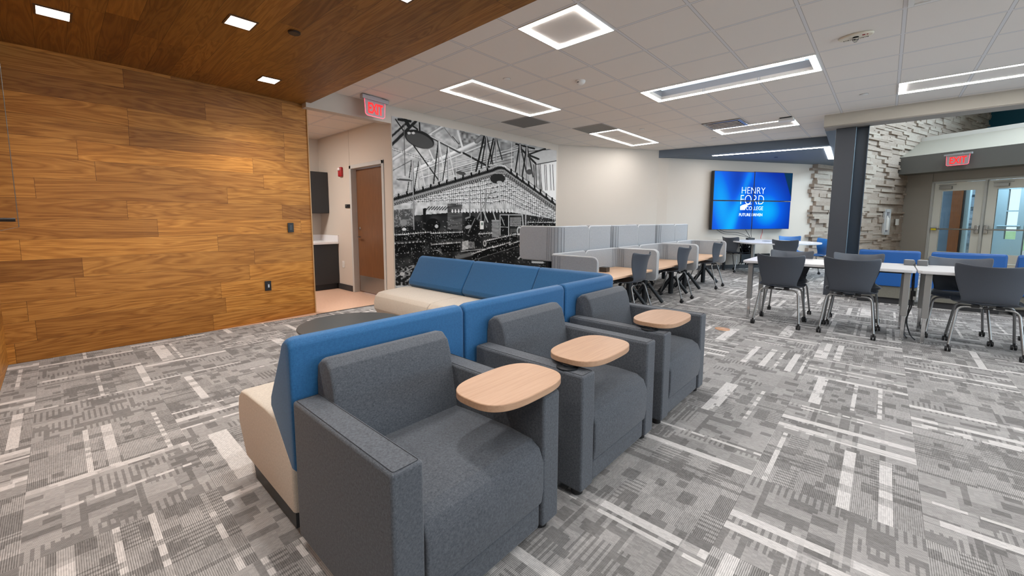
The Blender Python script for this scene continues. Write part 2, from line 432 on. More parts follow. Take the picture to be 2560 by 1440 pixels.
# tiled ceiling, with the open slot of the long light
HX0, HX1, HY0, HY1 = 5.37, 5.84, 0.70, 2.38
b = B()
def quadz(x0, y0, x1, y1): box(b, (x0, y0, CZ), (x1, y1, CZ + 0.04))
quadz(2.31, -5.4, HX0, 5.42); quadz(HX1, -5.4, 8.50, 5.42); quadz(HX0, -5.4, HX1, HY0); quadz(HX0, HY1, HX1, 5.42)
prism(b, [(8.50, 0.83), (10.60, 0.90), (9.97, 4.10), (8.50, 5.0)], CZ, CZ + 0.04, 'z')
quadz(-5.0, -5.4, 2.31, 0.7); quadz(-5.0, 0.7, LWX - 0.12, 1.52)
struct('ceiling', b, MT['ceil'])
b = B()   # the plenum seen through the slot
box(b, (HX0 - 0.005, HY0, CZ + 0.04), (HX0, HY1, CZ + 0.12)); box(b, (HX1, HY0, CZ + 0.04), (HX1 + 0.005, HY1, CZ + 0.12))
box(b, (HX0, HY0 - 0.005, CZ + 0.04), (HX1, HY0, CZ + 0.12)); box(b, (HX0, HY1, CZ + 0.04), (HX1, HY1 + 0.005, CZ + 0.12))
struct('trim_3', b, mat('grey_sheet_metal', sr(168, 168, 172), 0.5))
b = B(); box(b, (HX0 - 0.6, HY0 - 0.3, CZ + 0.55), (HX1 + 0.6, HY1 + 0.3, CZ + 0.58))
struct('ceiling_plenum', b, speckle(mat('dark_deck', (0.05, 0.05, 0.05), 0.9), sr(40, 42, 48), sr(120, 118, 116), 14, world=True))

# kitchenette
b = B(); box(b, (3.46, 6.64, 0), (3.64, 8.0, 2.75)); box(b, (3.46, 5.40, 0), (3.64, 5.64, 2.75)); box(b, (3.46, 5.64, 2.13), (3.64, 6.64, 2.75))
struct('wall_kitchenette', b, MT['wall'])
b = B(); box(b, (-1.2, 7.85, 0), (3.60, 8.0, 2.75)); struct('wall_kitchenette_back', b, MT['wall'])
b = B(); box(b, (-1.2, 5.5, 2.73), (3.60, 8.0, 2.77)); struct('ceiling_kitchenette', b, MT['ceil'])
b = B(); box(b, (2.25, 5.39, 2.645), (3.465, 5.52, CZ)); struct('wall_soffit_opening', b, MT['wall'])
b = B(); box(b, (3.448, 6.70, 0), (3.46, 7.30, 0.10)); struct('baseboard_kitchenette', b, MT['base'])
b = B(); box(b, (3.4585, 6.668, 2.15), (3.46, 6.672, 2.73)); struct('trim_4', b, mat('seam', sr(150, 140, 130), 0.8))

# long wall with the mural, angled wall, screen wall
b = B(); box(b, (3.465, 5.39, 0), (7.69, 5.52, CZ)); struct('wall_mural', b, MT['wall'])
b = B(); wallp(b, LW0, LW1, 0, CZ, 0.12, 1); struct('wall_angled', b, MT['wall'])
b = B(); wallp(b, LW1, TW0, 0, WZ + .015, 0.12, 1); wallp(b, TW0, TW1, 0, WZ + .015, 0.12, 1); struct('wall_screen', b, MT['wall'])
b = B(); wallp(b, (7.69, 5.378), (9.95, 4.058), 0, 0.10, 0.012, 1); wallp(b, (TW0[0], TW0[1]-.012), (TW1[0], TW1[1]-.012), 0, 0.10, 0.012, 1); box(b, (3.5, 5.378, 0), (7.69, 5.39, 0.10))
struct('baseboard_far', b, MT['base'])
# blue-grey soffit
b = B(); prism(b, [(9.95, 4.07), (10.56, 0.92), (8.722, 0.84), (8.722, 0.50), (15.6, 0.93), (14.3, 1.6), (10.3, 4.1)], WZ + 0.015, CZ + 0.1, 'z')
struct('ceiling_soffit', b, MT['soffit'])
# beam over the columns
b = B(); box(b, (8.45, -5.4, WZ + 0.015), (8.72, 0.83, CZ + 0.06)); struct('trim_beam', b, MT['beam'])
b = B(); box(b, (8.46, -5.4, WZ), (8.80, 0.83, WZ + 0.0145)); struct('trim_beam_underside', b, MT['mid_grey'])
# entrance hall high walls
b = B(); wallp(b, (8.75, 0.50), (15.6, 0.93), CZ + 0.1, 6.2, 0.1, 1); box(b, (8.65, -5.4, CZ + 0.06), (8.75, 0.5, 6.2)); struct('wall_upper_hall', b, MT['beam'])
b = B(); box(b, (8.6, -5.4, 6.2), (28.5, 2.2, 6.3)); struct('ceiling_hall', b, mat('white_hall_ceiling', sr(225, 232, 236), 0.8))
WIN = ((0.6, 8.4, 0.9, 2.4), (9.6, 13.2, 0.4, 2.6), (11.5, 20.5, 4.2, 6.0))  # unseen windows, added as openings for the daylight lamps
b = B()
for x0, x1, z0, z1 in ((-5.1, 0.6, 0, 3.2), (0.6, 8.4, 0, 0.9), (0.6, 8.4, 2.4, 3.2), (8.4, 9.6, 0, 3.2), (9.6, 13.2, 0, 0.4), (9.6, 13.2, 2.6, 3.2), (13.2, 28.5, 0, 3.2), (-1.2, 28.5, 3.2, 4.2), (-1.2, 11.5, 4.2, 6.0), (20.5, 28.5, 4.2, 6.0), (-1.2, 28.5, 6.0, 6.3)):
    box(b, (x0, -5.5, z0), (x1, -5.4, z1))
struct('wall_right', b, MT['wall'])
for k, (x0, x1, z0, z1) in enumerate(WIN):
    b = B(); n_ = int((x1 - x0)/1.2)
    for i in range(n_ + 1): xx = x0 + (x1 - x0 - 0.05)*i/n_; box(b, (xx, -5.49, z0), (xx + 0.05, -5.42, z1))
    box(b, (x0, -5.49, z0), (x1, -5.42, z0 + 0.05)); box(b, (x0, -5.49, z1 - 0.05), (x1, -5.42, z1)); o = struct('window_%d' % (k + 3), b, MT['frame_grey'])
    b = B(); box(b, (x0, -5.456, z0), (x1, -5.45, z1)); mk('glass_pane', b, MT['glass'], o)
b = B(); box(b, (-5.1, -5.4, 0), (-5.0, 1.52, CZ)); struct('wall_rear', b, MT['wall'])
b = B(); box(b, (-1.3, 5.4, 0), (-1.2, 8.0, CZ)); struct('wall_kitchenette_left', b, MT['wall'])

# --- stacked stone wall
def stone_wall():
    bm = B(); rnd = random.Random(3)
    z = 0.0
    while z < 5.9:
        h = rnd.choice((0.06, 0.08, 0.10, 0.115)); s_ = rnd.uniform(-0.35, -0.1)
        smax = 13.2 + rnd.uniform(-0.1, 0.1)
        if z < 2.4: smax = 5.75
        while s_ < smax:
            l = rnd.choice((0.34, 0.5, 0.7, 0.9)) * rnd.uniform(0.85, 1.2)
            d = rnd.choice((0.0, 0.02, 0.045, 0.07)) + rnd.uniform(0, 0.006)
            if z > 2.9 or True:
                c = Vector((14.10, 1.41, 0)) + SD * (s_ + l/2) + Vector((0, 0, z + h/2)) + SN * ((d - 0.1) / 2)
                if s_ + l < 13.5: obox(bm, c, SD * (l/2 - 0.0005), SN * ((d + 0.1) / 2), (0, 0, h/2 - 0.0004), rnd.randrange(3))
            s_ += l
        z += h
    ms = []
    for k, (c1, c2) in enumerate(((sr(152, 138, 126), sr(168, 154, 142)), (sr(144, 130, 118), sr(160, 146, 134)), (sr(156, 144, 132), sr(174, 162, 150)))):
        m = mat('split_stone_%d' % k, c1, 0.9, spec=0.2); t = NT(m)
        f = t.noise(t.scale(t.pos(), (1, 1, 3)), 9, 4, 0.7)
        t.link(t.ramp(f, [(0.3, c1), (0.7, c2)]), t.b.inputs['Base Color']); t.bump(f, 0.2, 0.01); ms.append(m)
    return struct('wall_stone', bm, ms)
stone_wall()

# --- entrance wall, canopy, doors
def onD(s_, z=0.0, o=0.0): return DJ + DD * s_ + DN * o + Vector((0, 0, z))
def dbox(bm, s0, s1, z0, z1, o0, o1, mi=0):
    c = onD((s0+s1)/2, (z0+z1)/2, (o0+o1)/2); return obox(bm, c, DD * (s1-s0)/2, DN * (o1-o0)/2, (0, 0, (z1-z0)/2), mi)
DS0 = 0.713; DLEAF = 1.13; DH = 2.36
b = B(); dbox(b, 0, DS0, 0, 2.9, -0.15, 0); dbox(b, DS0, 5.9, 2.44, 2.9, -0.15, 0); dbox(b, DS0 + 2*DLEAF + 0.16, 5.9, 0, 2.5, -0.15, 0)
struct('wall_entry', b, MT['mid_grey'])
b = B(); dbox(b, 0.712, 0.722, 2.44, 2.72, 0, 0.003); struct('trim_5', b, MT['dark_grey'])
b = B(); dbox(b, -0.1, 5.9, 2.70, 3.24, 0.0, 0.62); struct('trim_canopy', b, MT['dark_grey'])
b = B()
def slope(bm):
    P = []
    for s_ in (-0.6, 5.9):
        P.append([bm.verts.new(onD(s_, 3.24, 0.60)), bm.verts.new(onD(s_, 3.86, -0.80)), bm.verts.new(onD(s_, 3.70, -0.80)), bm.verts.new(onD(s_, 3.24, 0.0))])
    bm.faces.new(P[0]); bm.faces.new(P[1][::-1])
    for i in range(4): bm.faces.new((P[0][i], P[1][i], P[1][(i+1) % 4], P[0][(i+1) % 4]))
slope(b); struct('ceiling_canopy_slope', b, MT['beam'])
b = B(); dbox(b, -0.9, 5.9, 3.86, 3.99, -1.0, -0.80); dbox(b, -0.9, 5.9, 3.86, 3.90, -4.0, -1.0); struct('trim_ledge', b, MT['white'])
# clerestory glazing at the far end of the hall
CE = Vector((14.10, 1.41, 0)) + SD * 13.05
b = B(); obox(b, CE + DD * 2.4 + Vector((0, 0, 4.9)), DD * 2.9, DN * 0.03, (0, 0, 1.15))
struct('window_1', b, mat('dark_teal_panel', sr(30, 78, 92), 0.3))
b = B(); obox(b, CE + DD * 2.4 + DN * 0.06 + Vector((0, 0, 5.72)), DD * 2.9, DN * 0.05, (0, 0, 0.05)); struct('trim_6', b, MT['black_metal'])

# door frame
b = B(); fw_ = 0.05; dbox(b, DS0, DS0 + fw_, 0, 2.44, -0.12, 0.02); dbox(b, DS0, DS0 + 2*DLEAF + 0.16, 2.39, 2.44, -0.12, 0.02)
dbox(b, DS0 + fw_ + DLEAF + 0.005, DS0 + fw_ + DLEAF + 0.055, 0, 2.39, -0.12, 0.01); dbox(b, DS0 + 2*DLEAF + 0.11, DS0 + 2*DLEAF + 0.16, 0, 2.44, -0.12, 0.02)
struct('trim_door_frame', b, MT['frame_grey'])
DF = mat('pale_grey_door_paint', sr(214, 212, 204), 0.5)
for k in range(2):
    s0 = DS0 + fw_ + k * (DLEAF + 0.06) + 0.004; s1 = s0 + DLEAF - 0.01
    st = 0.19
    b = B(); dbox(b, s0, s0 + st, 0.02, 2.38, -0.08, -0.035); dbox(b, s1 - st, s1, 0.02, 2.38, -0.08, -0.035)
    dbox(b, s0 + st, s1 - st, 2.13, 2.38, -0.08, -0.035); dbox(b, s0 + st, s1 - st, 0.02, 0.27, -0.08, -0.035)
    d = struct('door_%d' % (k + 1), b, DF)
    b = B(); dbox(b, s0 + st, s1 - st, 0.27, 2.13, -0.063, -0.055); mk('glass_pane', b, MT['glass'], d)
    b = B(); tube(b, [onD(s0 + 0.06, 0.97, 0.03), onD(s1 - 0.06, 0.97, 0.03)], 0.021, 8); obox(b, onD((s0 if k == 0 else s1) + (0.09 if k == 0 else -0.09), 0.97, 0.0), DD*0.06, DN*0.035, (0, 0, 0.035)); mk('push_bar', b, MT['steel'], d, smooth=True)
    b = B(); e = s1 - 0.06 if k == 0 else s0 + 0.06
    obox(b, onD(e, 0.97, -0.01), DD*0.045, DN*0.03, (0, 0, 0.12)); mk('latch_case', b, MT['chrome'], d, bevel=0.015)
    b = B(); dbox(b, s0 + 0.13, s0 + 0.42, 2.19, 2.27, -0.035, 0.03); dbox(b, s0 + 0.1, s0 + 0.5, 2.31, 2.325, -0.02, 0.0); mk('door_closer', b, MT['steel'], d)
    if k == 0:
        b = B(); dbox(b, s0 + 0.05, s0 + 0.17, 0.93, 0.985, 0.031, 0.055); mk('yellow_sticker', b, mat('yellow_vinyl', sr(236, 214, 40), 0.5), d)

# vestibule and the outside beyond the doors
b = B(); dbox(b, -0.5, 5.9, 3.70, 3.85, -4.0, -0.8); struct('ceiling_vestibule', b, MT['white'])
VF = mat('pale_blue_grey_aluminium', sr(168, 196, 208), 0.4)
b = B()
for s0_, s1_ in ((-0.4, -0.3), (0.88, 1.14), (1.41, 1.56), (2.0, 2.1), (3.2, 3.3), (4.9, 5.0)): dbox(b, s0_, s1_, 0, 3.7, -3.1, -3.0)
for z in (0.0, 2.25, 3.6): dbox(b, -0.4, 5.0, z, z + 0.1, -3.1, -3.0)
dbox(b, 1.14, 1.41, 0.1, 0.62, -3.1, -3.0); dbox(b, 1.14, 1.41, 1.52, 1.56, -3.1, -3.0)
v = struct('window_2', b, VF)
b = B(); dbox(b, 1.14, 4.9, 0.1, 3.6, -3.06, -3.05); mk('glass_pane', b, MT['glass'], v)
b = B(); tube(b, [onD(0.98, 1.05, -2.97), onD(1.5, 1.05, -2.97)], 0.025, 8); mk('push_bar', b, VF, v, smooth=True)
b = B(); dbox(b, 0.40, 0.66, 0, 3.5, -1.80, -1.68); struct('wall_vestibule_timber', b, laminate('amber_timber', sr(120, 66, 22), sr(150, 88, 36), 2))
b = B(); dbox(b, -0.6, 0.40, 0, 3.5, -1.85, -1.75); struct('wall_vestibule_backing', b, mat('blue_reflection_panel', sr(86, 116, 140), 0.3))  # opaque panel for bluish glass: reflection put into its colour, hides the outside
b = B(); dbox(b, 0.66, 0.70, 0, 3.4, -1.85, -1.70); struct('trim_8', b, MT['black_metal'])
b = B(); dbox(b, 0.70, 0.80, 0, 3.4, -1.85, -1.75); struct('trim_7', b, VF)
# vestibule stone pier
bm = B(); rr = random.Random(11); z = 0
while z < 3.4:
    h = rr.choice((0.07, 0.10, 0.13)); s_ = 0.50
    while s_ < 0.88:
        l = rr.choice((0.16, 0.24, 0.30)); dd = rr.choice((0, 0.03, 0.06)); dbox(bm, s_, min(s_ + l, 0.90) - 0.004, z, z + h - 0.004, -2.8, -2.44 + dd); s_ += l
    z += h
struct('wall_vestibule_stone', bm, speckle(mat('blue_lit_pier_stone', (0.5, 0.5, 0.5), 0.9), sr(120, 146, 166), sr(178, 200, 216), 7, world=True))  # blue light on the pier is put into the stone colour
b = B(); dbox(b, -25, 30, -0.25, -0.12, -60, -3.1); struct('floor_lawn', b, speckle(mat('grass_ground', (0.2, 0.4, 0.1), 0.95), sr(128, 160, 96), sr(178, 200, 140), 2.0, world=True))
b = B(); dbox(b, -25, 30, -0.119, -0.10, -8.5, -3.1); struct('floor_pavement', b, mat('pavement', sr(206, 208, 206), 0.9))

# ================================================================== CEILING THINGS
def ring(bm, x0, y0, x1, y1, w_, z0, z1):
    box(bm, (x0, y0, z0), (x1, y0 + w_, z1)); box(bm, (x0, y1 - w_, z0), (x1, y1, z1))
    box(bm, (x0, y0 + w_, z0), (x0 + w_, y1 - w_, z1)); box(bm, (x1 - w_, y0 + w_, z0), (x1, y1 - w_, z1))
def light_frame(x0, y0, x1, y1, label, open_=False):
    t = thing('ceiling_light', label, 'light', ((x0+x1)/2, (y0+y1)/2, CZ), group='glowing light frames in the tiled ceiling')
    hx, hy = (x1-x0)/2, (y1-y0)/2
    b = B(); ring(b, -hx, -hy, hx, hy, 0.052, -0.006, -0.001); mk('diffuser', b, MT['led'], t)
    b = B(); ring(b, -hx - 0.006, -hy - 0.006, hx + 0.006, hy + 0.006, 0.006, -0.007, 0.0); mk('housing', b, MT['white'], t)
    return t
light_frame(2.862, 1.852, 3.452, 2.442, 'square glowing light frame nearest the timber ceiling')
light_frame(3.48, 3.68, 5.30, 4.275, 'long glowing light frame above the mural wall end near the red exit sign')
light_frame(5.315, 0.635, 5.905, 2.447, 'long glowing light frame around an open dark slot')
light_frame(7.12, 3.672, 8.93, 4.272, 'glowing light frame beside the dark vent near the angled wall')
light_frame(8.345, 1.215, 8.94, 2.44, 'glowing light frame beside the metal air diffuser')
light_frame(7.105, -1.83, 7.70, 0.0, 'glowing light frame closest to the beam over the steel column')
for a_, b_, w_ in ((2.0, -4.6, 'near the windows'), (4.6, -2.9, 'between the windows and the long tables'), (2.85, -2.6, 'right of the armchairs'), (-0.9, -4.8, 'in the rear corner of the room'), (0.0, -1.75, 'closest behind the camera'), (-2.6, -1.0, 'farthest behind the camera')):  # unseen frames added to light the room
    light_frame(a_ + 0.4, b_, a_ + 0.99, b_ + 1.82, 'added glowing light frame outside the view, ' + w_)
t = thing('ceiling_light', 'unseen square panel light added in the kitchenette ceiling', 'light', (1.6, 6.7, 2.73))  # out-of-view panel added to brighten the kitchenette
b = B(); box(b, (-0.29, -0.29, -0.006), (0.29, 0.29, -0.001)); mk('diffuser', b, emit('panel_diffuser', (1.0, 0.95, 0.9), 75.0), t)
b = B(); ring(b, -0.305, -0.305, 0.305, 0.305, 0.015, -0.008, 0.0); mk('frame', b, MT['white'], t)
for x_, y_, lb in ((11.5, -2.6, 'near the beam'), (14.5, -2.6, 'in the middle of the hall'), (17.0, -4.2, 'near the entrance canopy')):  # unseen lamps added to brighten the entrance hall
    t = thing('hall_fill_light', 'added square glowing light high in the entrance hall ceiling, ' + lb, 'light', (x_, y_, 6.2), group='added hall ceiling lights')
    b = B(); ring(b, -0.6, -0.6, 0.6, 0.6, 0.12, -0.05, -0.02); mk('diffuser', b, emit('hall_fill_diffuser', (0.9, 0.96, 1.0), 40.0), t)
    b = B(); ring(b, -0.62, -0.62, 0.62, 0.62, 0.16, -0.019, 0.0); mk('housing', b, MT['white'], t)
# L-shaped light in the soffit
t = thing('soffit_light', 'glowing L-shaped light line in the blue-grey soffit above the screens', 'light', (10.6, 1.9, WZ + 0.015))
b = B(); o_ = Vector((10.6, 1.9, 0))
pts = [Vector((10.42, 3.02, 0)), Vector((10.76, 0.93, 0)), Vector((12.95, 1.03, 0))]
wv = 0.085
def strip(bm, p, q, wd, z0, z1):
    d = (q - p).normalized(); n = Vector((-d.y, d.x, 0)); obox(bm, (p + q)/2 - o_ + n * wd/2 + Vector((0, 0, (z0+z1)/2)), d * ((q-p).length/2), n * wd/2, (0, 0, (z1-z0)/2))
strip(b, pts[0], pts[1], 0.075, -0.006, -0.001); strip(b, pts[1] + Vector((0.02, 0, 0)), pts[2], 0.10, -0.006, -0.001)
mk('diffuser', b, MT['led'], t)
# downlights in the timber ceiling
for x, y, lb in ((0.104, 4.425, 'square downlight in the timber ceiling nearest the left wall'), (1.055, 3.615, 'square downlight in the timber ceiling beside the dark round cap'),
              (1.645, 4.835, 'square downlight in the timber ceiling closest to the timber wall corner'), (1.65, 2.376, 'square downlight in the timber ceiling nearest the white ceiling, at the top edge'),
              (0.10, 2.2, 'square downlight added near the acrylic panel, outside the view'), (1.05, 1.2, 'square downlight added almost above the camera, outside the view')):  # these two are unseen, added for illumination
    t = thing('downlight', lb, 'light', (x, y, WZ), group='square downlights in the timber ceiling')
    b = B(); box(b, (-0.082, -0.085, -0.004), (0.082, 0.085, -0.001)); mk('lens', b, MT['led2'], t)
    sp = bpy.data.lights.new('downlight_lamp', 'SPOT'); sp.energy = 74; sp.spot_size = R(128); sp.spot_blend = 0.75; sp.shadow_soft_size = 0.07; sp.color = (1.0, 0.955, 0.90)
    so = bpy.data.objects.new('downlight_lamp', sp); COL.objects.link(so); so.location = (x, y, WZ - 0.02)
    b = B(); ring(b, -0.095, -0.098, 0.095, 0.098, 0.013, -0.006, 0.0); mk('trim_ring', b, mat('bronze_trim', sr(86, 60, 36), 0.5), t)
b = B(); lathe(b, [(0.045, 0.0), (0.045, -0.01), (0.04, -0.014)], (1.39, 3.485, WZ), 24)
tag(mk('sprinkler_cap', b, mat('dark_bronze', sr(40, 28, 20), 0.5)), 'dark round cap in the timber ceiling', 'sprinkler cap')
for x, y, lb in ((3.75, 3.374, 'white concealed sprinkler cap between the square light and the mural'), (7.40, 0.331, 'white concealed sprinkler cap near the beam'),
                 (7.43, 3.37, 'white concealed sprinkler cap beside the light near the angled wall'), (9.2, 2.66, 'white concealed sprinkler cap in front of the blue-grey soffit')):
    t = thing('sprinkler_cap', lb, 'sprinkler cap', (x, y, CZ), group='white sprinkler caps on the tiled ceiling')
    b = B(); lathe(b, [(0.042, 0.0), (0.042, -0.006), (0.036, -0.009)], (0, 0, 0), 24); mk('cap', b, MT['white'], t, smooth=True)
    b = B(); lathe(b, [(0.045, 0.0), (0.045, -0.0015)], (0, 0, 0), 24); mk('shadow_ring', b, mat('gap', sr(110, 104, 100), 0.8), t)
b = B(); lathe(b, [(0.035, 0), (0.035, -0.012)], (11.7, 2.0, WZ + 0.015), 20); tag(mk('sprinkler_cap', b, mat('navy_cap', sr(50, 62, 90), 0.5)), 'dark cap on the blue-grey soffit above the screens', 'sprinkler cap')
# smoke detector
t = thing('smoke_detector', 'white round smoke detector on the ceiling tiles between three light frames', 'smoke detector', (4.40, 2.78, CZ))
b = B(); lathe(b, [(0.06, 0), (0.06, -0.012), (0.052, -0.03), (0.03, -0.045), (0.012, -0.047)], (0, 0, 0), 28); mk('housing', b, MT['white'], t, smooth=True)
b = B(); box(b, (-0.055, -0.012, -0.03), (-0.048, 0.012, -0.018)); mk('sensor_window', b, MT['black'], t)
# ceiling strobe
t = thing('alarm_strobe', 'white oval fire alarm strobe with red writing on the ceiling', 'alarm', (5.03, 0.315, CZ))
b = B(); pr_ = [(0.10*math.cos(a), 0.065*math.sin(a)) for a in [2*PI*k/32 for k in range(32)]]
prism(b, [(x*0.6+y*0.0, 0) for x, y in []] or [(0.75*x + 0.55*y*0.2, x*0.0 + y) for x, y in pr_], -0.02, 0, 'z')
hs = mk('housing', b, mat('ivory_plastic', sr(226, 218, 200), 0.5), t, bevel=0.006)
hs.scale = (1.0, 1.9, 1.0); hs.rotation_euler = (0, 0, R(0))
b = B(); lathe(b, [(0.022, -0.02), (0.022, -0.045), (0.012, -0.06)], (-0.01, 0.0, 0), 12); mk('strobe_lens', b, MT['clear'], t, smooth=True)
b = B(); box(b, (-0.04, -0.065, -0.0225), (-0.02, -0.045, -0.02)); box(b, (-0.035, -0.085, -0.0225), (-0.02, -0.075, -0.02)); mk('red_mark', b, MT['red'], t)
for k in range(9):
    pass
b = B()
for k in range(16): box(b, (0.028, -0.085 + k*0.011, -0.0225), (0.044, -0.085 + k*0.011 + (0.004 if k % 3 else 0.007), -0.02))
mk('lettering', b, mat('dark_brown_print', sr(70, 60, 55), 0.6), t)
# vents
def return_vent(x, y, sx, sy, label):
    t = thing('ceiling_vent', label, 'vent', (x, y, CZ), group='perforated return vents near the mural wall')
    b = B(); ring(b, -sx/2, -sy/2, sx/2, sy/2, 0.018, -0.006, 0); mk('frame', b, mat('grey_vent_frame', sr(150, 145, 140), 0.6), t)
    b = B(); box(b, (-sx/2 + 0.018, -sy/2 + 0.018, -0.003), (sx/2 - 0.018, sy/2 - 0.018, 0))
    m = mat('perforated_plate', sr(118, 114, 112), 0.6); nt = NT(m); p = nt.xyz(nt.obj())
    d = nt.math('ADD', nt.math('POWER', nt.sub(nt.fr(nt.mul(p[0], 90)), 0.5), 2.0), nt.math('POWER', nt.sub(nt.fr(nt.mul(p[1], 90)), 0.5), 2.0))
    nt.link(nt.mix(nt.lt(d, 0.07), sr(126, 122, 119), sr(50, 50, 52)), nt.b.inputs['Base Color'])
    mk('perforated_plate', b, m, t)
return_vent(5.585, 4.585, 0.60, 0.60, 'grey perforated return vent below the long light, above the mural')
return_vent(6.825, 3.975, 0.59, 0.60, 'grey perforated return vent touching the end of the far light frame')
t = thing('air_diffuser', 'silver slotted air diffuser beside the far light frame', 'vent', (8.02, 2.145, CZ))
b = B(); ring(b, -0.295, -0.295, 0.295, 0.295, 0.05, -0.02, 0); mk('frame', b, MT['steel'], t, bevel=0.004)
b = B()
for k in range(4): obox(b, (-0.17 + 0.11*k, 0, -0.012), (0.02, 0, 0.012), (0, 0.24, 0), (0.004, 0, -0.006))
mk('louvre', b, mat('white_blade', sr(214, 212, 210), 0.4), t)
b = B(); box(b, (-0.245, -0.245, -0.003), (0.245, 0.245, -0.001)); mk('dark_throat', b, mat('dark_throat', sr(44, 44, 50), 0.8), t)
t = thing('air_diffuser', 'white square air diffuser at the top edge of the view', 'vent', (4.365, -0.30, CZ))
for k, s_ in enumerate((0.295, 0.21, 0.13)):
    b = B(); z0 = -0.008 - 0.012*k; ring(b, -s_, -s_, s_, s_, 0.035, z0, z0 + 0.008); mk('frame' if k == 0 else 'cone_ring', b, MT['white'], t, bevel=0.002)
b = B(); box(b, (-0.08, -0.08, -0.045), (0.08, 0.08, -0.038)); mk('centre_plate', b, MT['white'], t)
# small box at the end of the far light
t = thing('junction_box', 'small white box with a dark top at the end of the far light frame', 'junction box', (8.27, 1.30, CZ))
b = B(); box(b, (-0.11, -0.10, -0.05), (0.06, 0.10, -0.012)); mk('cover', b, MT['white'], t, bevel=0.003)
b = B(); box(b, (-0.13, -0.08, -0.012), (0.04, 0.08, -0.0005)); mk('dark_opening', b, MT['black'], t)

# exit signs (edge-lit clear panels)
def exit_sign(name, base, xdir, out, label, hang, L=0.32, H=0.20):
    """base: centre of the bottom of the silver bar; xdir: reading direction; out: towards the viewer"""
    t = thing(name, label, 'exit sign', base); x = Vector(xdir).normalized(); n = Vector(out).normalized(); z = Vector((0, 0, 1))
    b = B(); obox(b, (0, 0, 0.025), x*(L/2 + 0.05), n*0.03, z*0.025); obox(b, (0, 0, 0.055 + hang/2), x*0.10, n*0.025, z*(0.005 + hang/2)); mk('housing', b, mat('silver_aluminium', sr(176, 176, 180), 0.35, 0.6), t, bevel=0.003)
    b = B(); P = [(-L/2, 0), (L/2, 0), (L/2 - 0.01, -H + 0.02), (L/2 - 0.04, -H), (-L/2 + 0.04, -H), (-L/2 + 0.01, -H + 0.02)]
    f = [b.verts.new(x*p[0] + z*p[1] + n*0.003) for p in P]; g = [b.verts.new(x*p[0] + z*p[1] - n*0.003) for p in P]
    b.faces.new(f); b.faces.new(g[::-1])
    for i in range(6): b.faces.new((f[i], g[i], g[(i+1) % 6], f[(i+1) % 6]))
    mk('clear_panel', b, emit('milky_sign_panel', sr(170, 150, 155), 0.12), t)
    b = B(); Q = [x*p[0] + z*p[1] for p in P]
    tube(b, [Q[1], Q[2], Q[3], Q[4], Q[5], Q[0]], 0.004, 6); mk('lit_edge', b, MT['exit_edge'], t)
    text('lettering', 'EXIT', MT['exit_red'], H*0.95, tuple(-x*(L*0.36) - z*(H*0.82) + n*0.006), x, z, t, depth=0.001, xs=0.62*L/0.33*0.20/H, font_w=0.005)
    return t
exit_sign('exit_sign', (3.07, 5.15, CZ - 0.062), (1, 0.12, 0), (0.12, -1, 0), 'red lit EXIT sign hanging beside the timber ceiling, above the kitchenette opening', 0.0, 0.33, 0.20)
ec = onD(1.62, 3.10, 0.78)
exit_sign('exit_sign', ec, DD, DN, 'red lit EXIT sign on the dark canopy over the glass entrance doors', 0.0, 0.50, 0.28)

